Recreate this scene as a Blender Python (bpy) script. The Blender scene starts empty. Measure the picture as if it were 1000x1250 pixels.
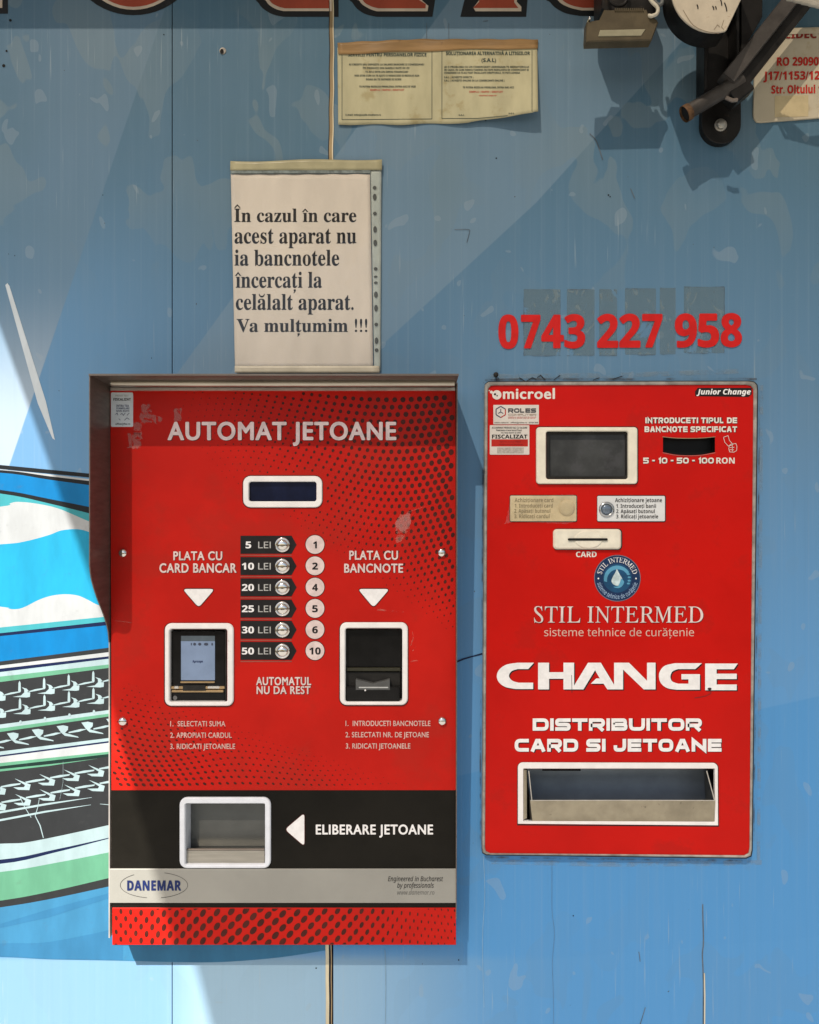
import bpy, math, random
from mathutils import Vector
from mathutils.geometry import tessellate_polygon
random.seed(7)
S = bpy.context.scene
COL = S.collection
R = math.radians

# ------------------------------------------------------------------ camera, sky, sun, exposure
D = 0.95            # metres from lens to wall
ZC = 1.50           # lens height above the pavement
cam = bpy.data.cameras.new("camera")
cam.sensor_fit = 'HORIZONTAL'; cam.sensor_width = 36.0; cam.lens = 36.0 * D / 1.0
cam.clip_start = 0.02; cam.clip_end = 200
camo = bpy.data.objects.new("camera", cam); COL.objects.link(camo)
camo.location = (0, -D, ZC); camo.rotation_euler = (R(90), 0, 0)
S.camera = camo
SUN = Vector((0.45, 1.0, -1.25)).normalized()      # direction the sunlight travels
EL = math.asin(-SUN.z); AZ = math.atan2(-SUN.x, -SUN.y)
w = bpy.data.worlds.new("World"); S.world = w; w.use_nodes = True
nt = w.node_tree; nt.nodes.clear()
wo = nt.nodes.new("ShaderNodeOutputWorld"); bg = nt.nodes.new("ShaderNodeBackground")
sk = nt.nodes.new("ShaderNodeTexSky"); sk.sky_type = 'NISHITA'; sk.sun_disc = False
sk.sun_elevation = EL; sk.sun_rotation = AZ; sk.dust_density = 2.0
bg.inputs[1].default_value = 0.05
nt.links.new(sk.outputs[0], bg.inputs[0]); nt.links.new(bg.outputs[0], wo.inputs[0])
sl = bpy.data.lights.new("sun", 'SUN'); sl.energy = 4.2; sl.angle = R(0.55); sl.color = (1.0, 0.94, 0.86)
so = bpy.data.objects.new("sun", sl); COL.objects.link(so)
so.rotation_euler = SUN.to_track_quat('-Z', 'Y').to_euler(); so.location = (-2, -4, 6)
vs = S.view_settings; vs.view_transform = 'Standard'; vs.look = 'None'; vs.gamma = 1; vs.use_curve_mapping = False
vs.exposure = 1.35
S.cycles.max_bounces = 8; S.cycles.transparent_max_bounces = 12

# ------------------------------------------------------------------ node helper
class X:
    def __init__(s, nt, v): s.nt, s.v = nt, v
    def _m(s, op, *a):
        n = s.nt.nodes.new("ShaderNodeMath"); n.operation = op
        for i, q in enumerate((s,) + a):
            v = q.v if isinstance(q, X) else q
            if isinstance(v, (int, float)): n.inputs[i].default_value = v
            else: s.nt.links.new(v, n.inputs[i])
        return X(s.nt, n.outputs[0])
    def __add__(s, o): return s._m('ADD', o)
    def __radd__(s, o): return s._m('ADD', o)
    def __sub__(s, o): return s._m('SUBTRACT', o)
    def __rsub__(s, o): return (s * -1) + o
    def __mul__(s, o): return s._m('MULTIPLY', o)
    def __rmul__(s, o): return s._m('MULTIPLY', o)
    def max(s, o): return s._m('MAXIMUM', o)
    def min(s, o): return s._m('MINIMUM', o)
    def sm(s, a, b):                       # smoothstep from a (0) to b (1)
        n = s.nt.nodes.new("ShaderNodeMapRange"); n.interpolation_type = 'SMOOTHSTEP'
        s.nt.links.new(s.v, n.inputs[0]); n.inputs[1].default_value = a; n.inputs[2].default_value = b
        n.inputs[3].default_value = 0; n.inputs[4].default_value = 1
        return X(s.nt, n.outputs[0])

def newmat(name):
    m = bpy.data.materials.new(name); m.use_nodes = True
    return m, m.node_tree, m.node_tree.nodes["Principled BSDF"]

def position(nt):
    g = nt.nodes.new("ShaderNodeNewGeometry"); return g.outputs["Position"]

def scaled(nt, vec, sc):
    n = nt.nodes.new("ShaderNodeVectorMath"); n.operation = 'MULTIPLY'
    nt.links.new(vec, n.inputs[0]); n.inputs[1].default_value = sc
    return n.outputs[0]

def noise(nt, vec, scale, detail=3, rough=0.55, sc=None, dist=0.0):
    if sc: vec = scaled(nt, vec, sc)
    n = nt.nodes.new("ShaderNodeTexNoise"); n.inputs["Scale"].default_value = scale
    n.inputs["Detail"].default_value = detail; n.inputs["Roughness"].default_value = rough
    n.inputs["Distortion"].default_value = dist
    nt.links.new(vec, n.inputs["Vector"])
    return X(nt, n.outputs[0])

def mixc(nt, fac, a, b):
    n = nt.nodes.new("ShaderNodeMix"); n.data_type = 'RGBA'
    for sock, v in ((n.inputs[0], fac), (n.inputs[6], a), (n.inputs[7], b)):
        if isinstance(v, X): v = v.v
        if isinstance(v, (int, float)): sock.default_value = v
        elif isinstance(v, tuple): sock.default_value = (*v, 1)
        else: nt.links.new(v, sock)
    return n.outputs[2]

def bump(nt, h, strength, dist, p):
    b = nt.nodes.new("ShaderNodeBump"); b.inputs["Strength"].default_value = strength
    b.inputs["Distance"].default_value = dist
    nt.links.new(h.v, b.inputs["Height"]); nt.links.new(b.outputs[0], p.inputs["Normal"])

def mat(name, col, rough=0.5, metal=0.0, var=0.12, vs_=60, bmp=0.0, bs=300, coat=0.0, rv=0.15, sc=None, dirt=None, spec=0.22):
    m, nt, p = newmat(name)
    pos = position(nt)
    n1 = noise(nt, pos, vs_, 4, 0.6, sc)
    lo = tuple(c * (1 - var) for c in col); hi = tuple(min(1, c * (1 + var)) for c in col)
    c = mixc(nt, n1.sm(0.3, 0.7), lo, hi)
    if dirt:
        n3 = noise(nt, pos, dirt[1], 6, 0.7)
        c = mixc(nt, n3.sm(dirt[2], dirt[2] + 0.12) * dirt[3], c, dirt[0])
    nt.links.new(c, p.inputs["Base Color"])
    n2 = noise(nt, pos, vs_ * 2.3, 5, 0.65, sc)
    nt.links.new((n2 * (rough * rv * 2) + rough * (1 - rv)).v, p.inputs["Roughness"])
    p.inputs["Metallic"].default_value = metal
    p.inputs["Specular IOR Level"].default_value = spec
    if coat: p.inputs["Coat Weight"].default_value = coat; p.inputs["Coat Roughness"].default_value = 0.12
    if bmp: bump(nt, noise(nt, pos, bs, 4, 0.6, sc), bmp, 0.001, p)
    return m

def flaky(name, col, scale, thr, soft=0.03, rough=0.6, sc=None, strength=1.0, edge=False, dist=0.0):
    """a thin worn film: shows only where the noise says so"""
    m, nt, p = newmat(name)
    pos = position(nt)
    n = noise(nt, pos, scale, 5, 0.6, sc, dist)
    f = n.sm(thr, thr + soft)
    if edge:
        tc = nt.nodes.new("ShaderNodeTexCoord"); sp = nt.nodes.new("ShaderNodeSeparateXYZ")
        nt.links.new(tc.outputs["Generated"], sp.inputs[0])
        gx, gz = X(nt, sp.outputs[0]), X(nt, sp.outputs[2])
        fade = gx.sm(0.0, 0.25) * (1 - gx).sm(0.0, 0.25) * gz.sm(0.0, 0.25) * (1 - gz).sm(0.0, 0.25)
        f = (n - 0.42 * (1 - fade)).sm(thr - 0.1, thr - 0.1 + soft)
    p.inputs["Base Color"].default_value = (*col, 1); p.inputs["Roughness"].default_value = rough
    t = nt.nodes.new("ShaderNodeBsdfTransparent"); mx = nt.nodes.new("ShaderNodeMixShader")
    nt.links.new((f * strength).v, mx.inputs[0]); nt.links.new(t.outputs[0], mx.inputs[1]); nt.links.new(p.outputs[0], mx.inputs[2])
    nt.links.new(mx.outputs[0], nt.nodes["Material Output"].inputs[0])
    return m

def clear_film(name, gloss=0.10, rough=0.12, tint=(0.96, 0.96, 0.93)):
    m, nt, p = newmat(name)
    t = nt.nodes.new("ShaderNodeBsdfTransparent"); t.inputs[0].default_value = (*tint, 1)
    g = nt.nodes.new("ShaderNodeBsdfGlossy"); g.inputs["Roughness"].default_value = rough
    bp = nt.nodes.new("ShaderNodeBump"); bp.inputs["Strength"].default_value = 0.5; bp.inputs["Distance"].default_value = 0.002
    nt.links.new(noise(nt, position(nt), 45, 4, 0.6, (1, 1, 0.5), 1.0).v, bp.inputs["Height"]); nt.links.new(bp.outputs[0], g.inputs["Normal"])
    mx = nt.nodes.new("ShaderNodeMixShader"); mx.inputs[0].default_value = gloss
    nt.links.new(t.outputs[0], mx.inputs[1]); nt.links.new(g.outputs[0], mx.inputs[2])
    nt.links.new(mx.outputs[0], nt.nodes["Material Output"].inputs[0])
    return m

# ------------------------------------------------------------------ geometry helpers (plan units: millimetres on the wall, x right from 0..1000, y down)
def XZ(px, py, d=0.0):
    k = (D - d) / D
    return ((px - 500) * 0.001 * k, ZC + (625 - py) * 0.001 * k)

def P(px, py, d=0.0):
    x, z = XZ(px, py, d); return (x, -d, z)

def rr(x0, y0, x1, y1, r, n=5):
    r = max(0.01, min(r, (x1 - x0) / 2 - 0.01, (y1 - y0) / 2 - 0.01)); L = []
    for cx, cy, a in ((x1 - r, y0 + r, -90), (x1 - r, y1 - r, 0), (x0 + r, y1 - r, 90), (x0 + r, y0 + r, 180)):
        for i in range(n + 1):
            t = R(a + 90 * i / n); L.append((cx + r * math.cos(t), cy + r * math.sin(t)))
    return L

def ell(cx, cy, rx, ry=None, n=32, a0=0, a1=360):
    ry = rx if ry is None else ry
    full = abs(a1 - a0) >= 360
    m = n if full else n + 1
    return [(cx + rx * math.cos(R(a0 + (a1 - a0) * i / n)), cy + ry * math.sin(R(a0 + (a1 - a0) * i / n))) for i in range(m)]

def inset(loop, c):
    n = len(loop); out = []
    area = sum(loop[i][0] * loop[(i + 1) % n][1] - loop[(i + 1) % n][0] * loop[i][1] for i in range(n))
    sg = 1 if area > 0 else -1
    for i in range(n):
        (ax, ay), (bx, by), (cx, cy) = loop[i - 1], loop[i], loop[(i + 1) % n]
        e1 = Vector((bx - ax, by - ay)); e2 = Vector((cx - bx, cy - by))
        if e1.length < 1e-9 or e2.length < 1e-9: out.append((bx, by)); continue
        e1.normalize(); e2.normalize()
        n1 = Vector((-e1.y, e1.x)) * sg; n2 = Vector((-e2.y, e2.x)) * sg
        mm = n1 + n2
        if mm.length < 1e-6: mm = n1
        mm.normalize(); q = max(0.35, mm.dot(n1))
        out.append((bx + mm.x * c / q, by + mm.y * c / q))
    return out

def smooth(pts, n=6):
    """open Catmull-Rom curve through the points"""
    out = []
    for i in range(len(pts) - 1):
        p0 = pts[max(i - 1, 0)]; p1 = pts[i]; p2 = pts[i + 1]; p3 = pts[min(i + 2, len(pts) - 1)]
        for k in range(n):
            t = k / n
            out.append(tuple(0.5 * (2 * p1[j] + (p2[j] - p0[j]) * t + (2 * p0[j] - 5 * p1[j] + 4 * p2[j] - p3[j]) * t * t + (3 * p1[j] - p0[j] - 3 * p2[j] + p3[j]) * t ** 3) for j in (0, 1)))
    out.append(pts[-1]); return out

def strip(line, th):
    """polygon of a mitred stroke of thickness th along an open line (th may be a list)"""
    L, Rr = [], []
    n = len(line)
    for i in range(n):
        a = line[max(i - 1, 0)]; b = line[i]; c = line[min(i + 1, n - 1)]
        h = (th[i] if isinstance(th, list) else th) / 2
        v1 = Vector((b[0] - a[0], b[1] - a[1])); v2 = Vector((c[0] - b[0], c[1] - b[1]))
        if i == 0: v1 = v2
        if i == n - 1: v2 = v1
        v1.normalize(); v2.normalize()
        n1 = Vector((-v1.y, v1.x)); n2 = Vector((-v2.y, v2.x)); m_ = n1 + n2
        if m_.length < 1e-6: m_ = n1.copy()
        m_.normalize(); h2 = h / max(0.4, m_.dot(n1))
        L.append((b[0] + m_.x * h2, b[1] + m_.y * h2)); Rr.append((b[0] - m_.x * h2, b[1] - m_.y * h2))
    return L, Rr

class MB:
    def __init__(s): s.v, s.f, s.mi, s.sm = [], [], [], []
    def _add(s, vs, fs, mi=0, smooth_=False):
        o = len(s.v); s.v += vs
        for f in fs: s.f.append([i + o for i in f]); s.mi.append(mi); s.sm.append(smooth_)
    def poly(s, loop, d, mi=0, holes=(), dfun=None):
        loops = [loop, *holes]
        tri = tessellate_polygon([[Vector((x, y, 0)) for x, y in L] for L in loops])
        flat = [q for L in loops for q in L]
        s._add([P(x, y, d + (dfun(x, y) if dfun else 0)) for x, y in flat], [list(t) for t in tri], mi)
        return s
    def stroke(s, line, th, d, mi=0, dfun=None):
        A, B = strip(line, th); n = len(A)
        s._add([P(x, y, d + (dfun(x, y) if dfun else 0)) for x, y in A + B], [[i, i + 1, n + i + 1, n + i] for i in range(n - 1)], mi); return s
    def side(s, loop, dref, d0, d1, mi=0, closed=True, smooth_=False):
        n = len(loop); q = [XZ(x, y, dref) for x, y in loop]
        s._add([(x, -d0, z) for x, z in q] + [(x, -d1, z) for x, z in q], [[i, (i + 1) % n, n + (i + 1) % n, n + i] for i in range(n if closed else n - 1)], mi, smooth_); return s
    def band(s, la, da, lb, db, mi=0, smooth_=False):
        n = len(la)
        s._add([P(x, y, da) for x, y in la] + [P(x, y, db) for x, y in lb], [[i, (i + 1) % n, n + (i + 1) % n, n + i] for i in range(n)], mi, smooth_); return s
    def slab(s, loop, d0, d1, c=0.0, mi=0, holes=()):
        cd = min(c * 0.001, abs(d1 - d0) * 0.6)
        if c:
            s.side(loop, d1, d0, d1 - cd, mi)
            ins = inset(loop, c)
            n = len(loop); a = [XZ(x, y, d1) for x, y in loop]; b = [XZ(x, y, d1) for x, y in ins]
            s._add([(x, -(d1 - cd), z) for x, z in a] + [(x, -d1, z) for x, z in b], [[i, (i + 1) % n, n + (i + 1) % n, n + i] for i in range(n)], mi, False)
            s.poly(ins, d1, mi, holes)
        else:
            s.side(loop, d1, d0, d1, mi); s.poly(loop, d1, mi, holes)
        return s
    def bezel(s, outer, inner, d0, d1, c=0.6, din=None, mi=0):
        """a raised rim: outer wall, chamfers, flat, and an inner wall down to din"""
        cd = min(c * 0.001, (d1 - d0) * 0.6)
        io, ii = inset(outer, c), inset(inner, -c)
        s.side(outer, d1, d0, d1 - cd, mi)
        q = [XZ(x, y, d1) for x, y in outer]; q2 = [XZ(x, y, d1) for x, y in io]; q3 = [XZ(x, y, d1) for x, y in ii]; q4 = [XZ(x, y, d1) for x, y in inner]
        n = len(outer); ring = [[i, (i + 1) % n, n + (i + 1) % n, n + i] for i in range(n)]
        s._add([(x, -(d1 - cd), z) for x, z in q] + [(x, -d1, z) for x, z in q2], ring, mi, True)
        s._add([(x, -d1, z) for x, z in q2] + [(x, -d1, z) for x, z in q3], ring, mi)
        s._add([(x, -d1, z) for x, z in q3] + [(x, -(d1 - cd), z) for x, z in q4], ring, mi, True)
        s._add([(x, -(d1 - cd), z) for x, z in q4] + [(x, -(d0 if din is None else din), z) for x, z in q4], ring, mi)
        return s
    def lathe(s, cx, cy, prof, n=28, mi=0, dref=None):
        """prof: (radius_mm, depth) from outside in; round about an axis square to the wall"""
        dref = prof[0][1] if dref is None else dref
        x0, z0 = XZ(cx, cy, dref); k = len(prof); vs_ = []; fs = []
        for r, d in prof:
            for i in range(n):
                t = 2 * math.pi * i / n; vs_.append((x0 + r * .001 * math.cos(t), -d, z0 + r * .001 * math.sin(t)))
        for j in range(k - 1):
            for i in range(n): fs.append([j * n + i, j * n + (i + 1) % n, (j + 1) * n + (i + 1) % n, (j + 1) * n + i])
        fs.append([(k - 1) * n + i for i in range(n)])
        s._add(vs_, fs, mi, True); return s
    def box3(s, pts8, mi=0):
        s._add(pts8, [[0, 1, 2, 3], [7, 6, 5, 4], [0, 4, 5, 1], [1, 5, 6, 2], [2, 6, 7, 3], [3, 7, 4, 0]], mi); return s
    def cuboid(s, x0, x1, y0, y1, z0, z1, mi=0):
        return s.box3([(x0, y0, z0), (x1, y0, z0), (x1, y1, z0), (x0, y1, z0), (x0, y0, z1), (x1, y0, z1), (x1, y1, z1), (x0, y1, z1)], mi)
    def tube(s, A, B, prof, up, mi=0, cap=True, smooth_=False):
        """a bar from A to B with cross section prof (u,v in metres)"""
        A, B = Vector(A), Vector(B); t = (B - A).normalized(); u = t.cross(Vector(up)).normalized(); v = u.cross(t)
        n = len(prof)
        vs_ = [tuple(A + u * a + v * b) for a, b in prof] + [tuple(B + u * a + v * b) for a, b in prof]
        s._add(vs_, [[i, (i + 1) % n, n + (i + 1) % n, n + i] for i in range(n)], mi, smooth_)
        if cap: s._add(list(vs_), [list(range(n)), list(range(n, 2 * n))], mi)
        return s
    def sweep(s, pts, r, n=10, mi=0):
        rings = []
        for i, p in enumerate(pts):
            p = Vector(p); a = Vector(pts[max(i - 1, 0)]); b = Vector(pts[min(i + 1, len(pts) - 1)]); t = (b - a).normalized()
            u = t.cross(Vector((0.12, 1, 0.3))).normalized(); v = u.cross(t)
            rings += [tuple(p + (u * math.cos(2 * math.pi * k / n) + v * math.sin(2 * math.pi * k / n)) * r) for k in range(n)]
        m = len(pts)
        s._add(rings, [[j * n + k, j * n + (k + 1) % n, (j + 1) * n + (k + 1) % n, (j + 1) * n + k] for j in range(m - 1) for k in range(n)], mi, True)
        s._add([rings[k] for k in range(n)] + rings[-n:], [list(range(n)), list(range(n, 2 * n))], mi); return s
    def build(s, name, mats, parent=None, label=None):
        me = bpy.data.meshes.new(name); me.from_pydata(s.v, [], s.f)
        for m in (mats if isinstance(mats, (list, tuple)) else [mats]): me.materials.append(m)
        me.polygons.foreach_set("material_index", s.mi); me.polygons.foreach_set("use_smooth", s.sm); me.update()
        o = bpy.data.objects.new(name, me); COL.objects.link(o)
        attach(o, parent)
        if label: o["label"] = label
        return o

ROOTPOS = {}
def attach(o, parent):
    if parent is not None:
        o.parent = parent
        q = Vector((0, 0, 0)); p = parent
        wp = ROOTPOS.get(p.name)
        if wp is not None: o.location = -wp      # mesh data stay in world coordinates

def thing(name, label, cat, loc, group=None):
    o = bpy.data.objects.new(name, None); COL.objects.link(o); o.location = loc; o.empty_display_size = 0.05
    o["label"] = label; o["category"] = cat
    if group: o["group"] = group
    ROOTPOS[o.name] = Vector(loc); return o

def sub(o):                                       # parts of parts keep the part's frame
    ROOTPOS[o.name] = Vector((0, 0, 0)); return o

# ------------------------------------------------------------------ lettering
STY = {'plain': None, 'serif': (0x1D400, 0x1D41A, 0x1D7CE), 'sansb': (0x1D5D4, 0x1D5EE, 0x1D7EC), 'sans': (0x1D5A0, 0x1D5BA, 0x1D7E2),
       'sansi': (0x1D608, 0x1D622, None), 'sansbi': (0x1D63C, 0x1D656, None), 'roman': (0x1D434, 0x1D44E, None), 'mono': (0x1D670, 0x1D68A, 0x1D7F6)}
DIA = {'î': ('i', 'hat'), 'Î': ('I', 'hat'), 'ă': ('a', 'cup'), 'Ă': ('A', 'cup'), 'â': ('a', 'hat'), 'ț': ('t', 'comma'), 'Ț': ('T', 'comma'), 'ș': ('s', 'comma'), 'ĩ': ('i', None)}
def styled(s, sty):
    u = STY[sty]; out = ''
    if not u: return s
    for c in s:
        if 'A' <= c <= 'Z': out += chr(u[0] + ord(c) - 65)
        elif 'a' <= c <= 'z':
            out += '\u210E' if (sty == 'roman' and c == 'h') else chr(u[1] + ord(c) - 97)
        elif c.isdigit() and u[2]: out += chr(u[2] + ord(c) - 48)
        else: out += c
    return out
_glyphs = {}
_cu = bpy.data.curves.new("pen", 'FONT'); _cu.resolution_u = 5
_pen = (_cu, bpy.data.objects.new("pen", _cu))
def raw_text(s, sty, sp=1.0):
    key = (s, sty, sp)
    if key in _glyphs: return _glyphs[key]
    cu, o = _pen; cu.space_character = sp; cu.body = styled(s, sty); me = o.to_mesh()
    v = [(q.co.x, q.co.y) for q in me.vertices]; f = [list(p.vertices) for p in me.polygons]
    o.to_mesh_clear()
    _glyphs[key] = (v, f); return v, f

def words_mesh(s, sty, sp=1.0, shear=0.0):
    """letters, marks included; accents that the style lacks are drawn on"""
    if not any(c in DIA for c in s) or sty == 'plain':
        v, f = raw_text(s, sty, sp)
        v = [(x + shear * y, y) for x, y in v]; return v, [list(q) for q in f]
    base = ''.join(DIA[c][0] if c in DIA else c for c in s)
    v, f = raw_text(base, sty); v = list(v); f = [list(q) for q in f]
    for i, c in enumerate(s):
        if c not in DIA or DIA[c][1] is None: continue
        b0, mk = DIA[c]
        pre = raw_text('I' + base[:i] + 'I', sty)[0]; pre2 = raw_text('II', sty)[0]
        gv = raw_text(b0, sty)[0]
        x0 = max(q[0] for q in pre) - max(q[0] for q in pre2) + min(q[0] for q in gv) - 0.0
        gw = max(q[0] for q in gv) - min(q[0] for q in gv); gh = max(q[1] for q in gv)
        cx = x0 + gw / 2
        n0 = len(v)
        if b0 == 'i':                              # the circumflex takes the place of the dot
            keep = [k for k, q in enumerate(v) if not (abs(q[0] - cx) < gw * 0.6 and q[1] > 0.50)]
            mp = {k: a for a, k in enumerate(keep)}
            f = [[mp[k] for k in q] for q in f if all(k in mp for k in q)]; v = [v[k] for k in keep]; n0 = len(v); gh = 0.46
        if mk == 'hat':
            y = gh + 0.05; h = 0.17; t = 0.17
            v += [(cx - t, y), (cx - t * 0.55, y), (cx, y + h * 0.62), (cx + t * 0.55, y), (cx + t, y), (cx, y + h)]
            f += [[n0, n0 + 1, n0 + 2, n0 + 5], [n0 + 5, n0 + 2, n0 + 3, n0 + 4]]
        elif mk == 'cup':
            y = gh + 0.06; k = 8
            for j in range(k + 1):
                a = math.pi + math.pi * j / k
                v.append((cx + 0.16 * math.cos(a), y + 0.15 + 0.15 * math.sin(a)))
            for j in range(k + 1):
                a = math.pi + math.pi * j / k
                v.append((cx + 0.125 * math.cos(a), y + 0.15 + 0.085 * math.sin(a)))
            f += [[n0 + j, n0 + j + 1, n0 + k + 2 + j, n0 + k + 1 + j] for j in range(k)]
        else:
            v += [(cx - 0.05, -0.08), (cx + 0.06, -0.08), (cx + 0.06, -0.15), (cx - 0.04, -0.25), (cx - 0.06, -0.23), (cx - 0.01, -0.15), (cx - 0.05, -0.15)]
            f += [[n0, n0 + 1, n0 + 2, n0 + 5, n0 + 6], [n0 + 5, n0 + 2, n0 + 3, n0 + 4]]
    v = [(x + shear * y, y) for x, y in v]
    return v, f

def lettering(s, box, d, m, parent, sty='sansb', bold=0.0, shear=0.0, ref=None, name='lettering', dfun=None, tilt=0.0, mb=None):
    """box = x0, cap-top y, x1, baseline y: width fits x0..x1, height fits capital height (ref letters) to the box"""
    v, f = words_mesh(s, sty, (1.0 + 3.2 * bold) if (sty == 'plain' or 'DANEMAR' in s) else 1.0, shear)
    rv = raw_text(ref or ('H' if any(c.isupper() for c in s) else 'x'), sty)[0]
    if sty == 'plain' and not ref: rv = raw_text('H' if any(c.isupper() or c.isdigit() for c in s) else 'x', sty)[0]
    H = max(q[1] for q in rv); a0 = min(q[0] for q in v); a1 = max(q[0] for q in v)
    sx = (box[2] - box[0]) / (a1 - a0); sy = (box[3] - box[1]) / H
    M = mb or MB()
    pts = []
    for x, y in v:
        px = box[0] + (x - a0) * sx; py = box[3] - y * sy + (px - box[0]) * tilt
        pts.append(P(px, py, d + (dfun(px, py) if dfun else 0)))
    if bold > 0:                                  # heavier: the same letters again, a hair to each side
        for k, (ox, oy) in enumerate(((-1, 0), (1, 0), (0, -1), (0, 1), (-.7, -.7), (.7, .7), (-.7, .7), (.7, -.7))):
            M._add([P(box[0] + (x - a0) * sx + ox * bold * sx, box[3] - y * sy + (x - a0) * sx * tilt + oy * bold * sy * .7, d + (k + 1) * 4e-6 + (dfun(box[0] + (x - a0) * sx, box[3] - y * sy) if dfun else 0)) for x, y in v], [list(q) for q in f], 0)
    M._add(pts, f, 0)
    if mb: return None
    return M.build(name, m, parent)

def arc_lettering(s, cx, cy, r0, r1, a0, a1, d, mat_i, mb, sty='roman', inside=False, shear=0.0):
    """letters bent round a circle; angles in degrees, 0 = up, clockwise"""
    v, f = words_mesh(s, sty, 1.0, shear)
    H = max(q[1] for q in raw_text('H' if any(c.isupper() for c in s) else 'l', sty)[0]); x0 = min(q[0] for q in v); x1 = max(q[0] for q in v)
    out = []
    for x, y in v:
        t = R(a0 + (a1 - a0) * (x - x0) / (x1 - x0)); r = r0 + (r1 - r0) * y / H
        out.append(P(cx + r * math.sin(t), cy - r * math.cos(t), d))
    mb._add(out, f, mat_i)

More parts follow.
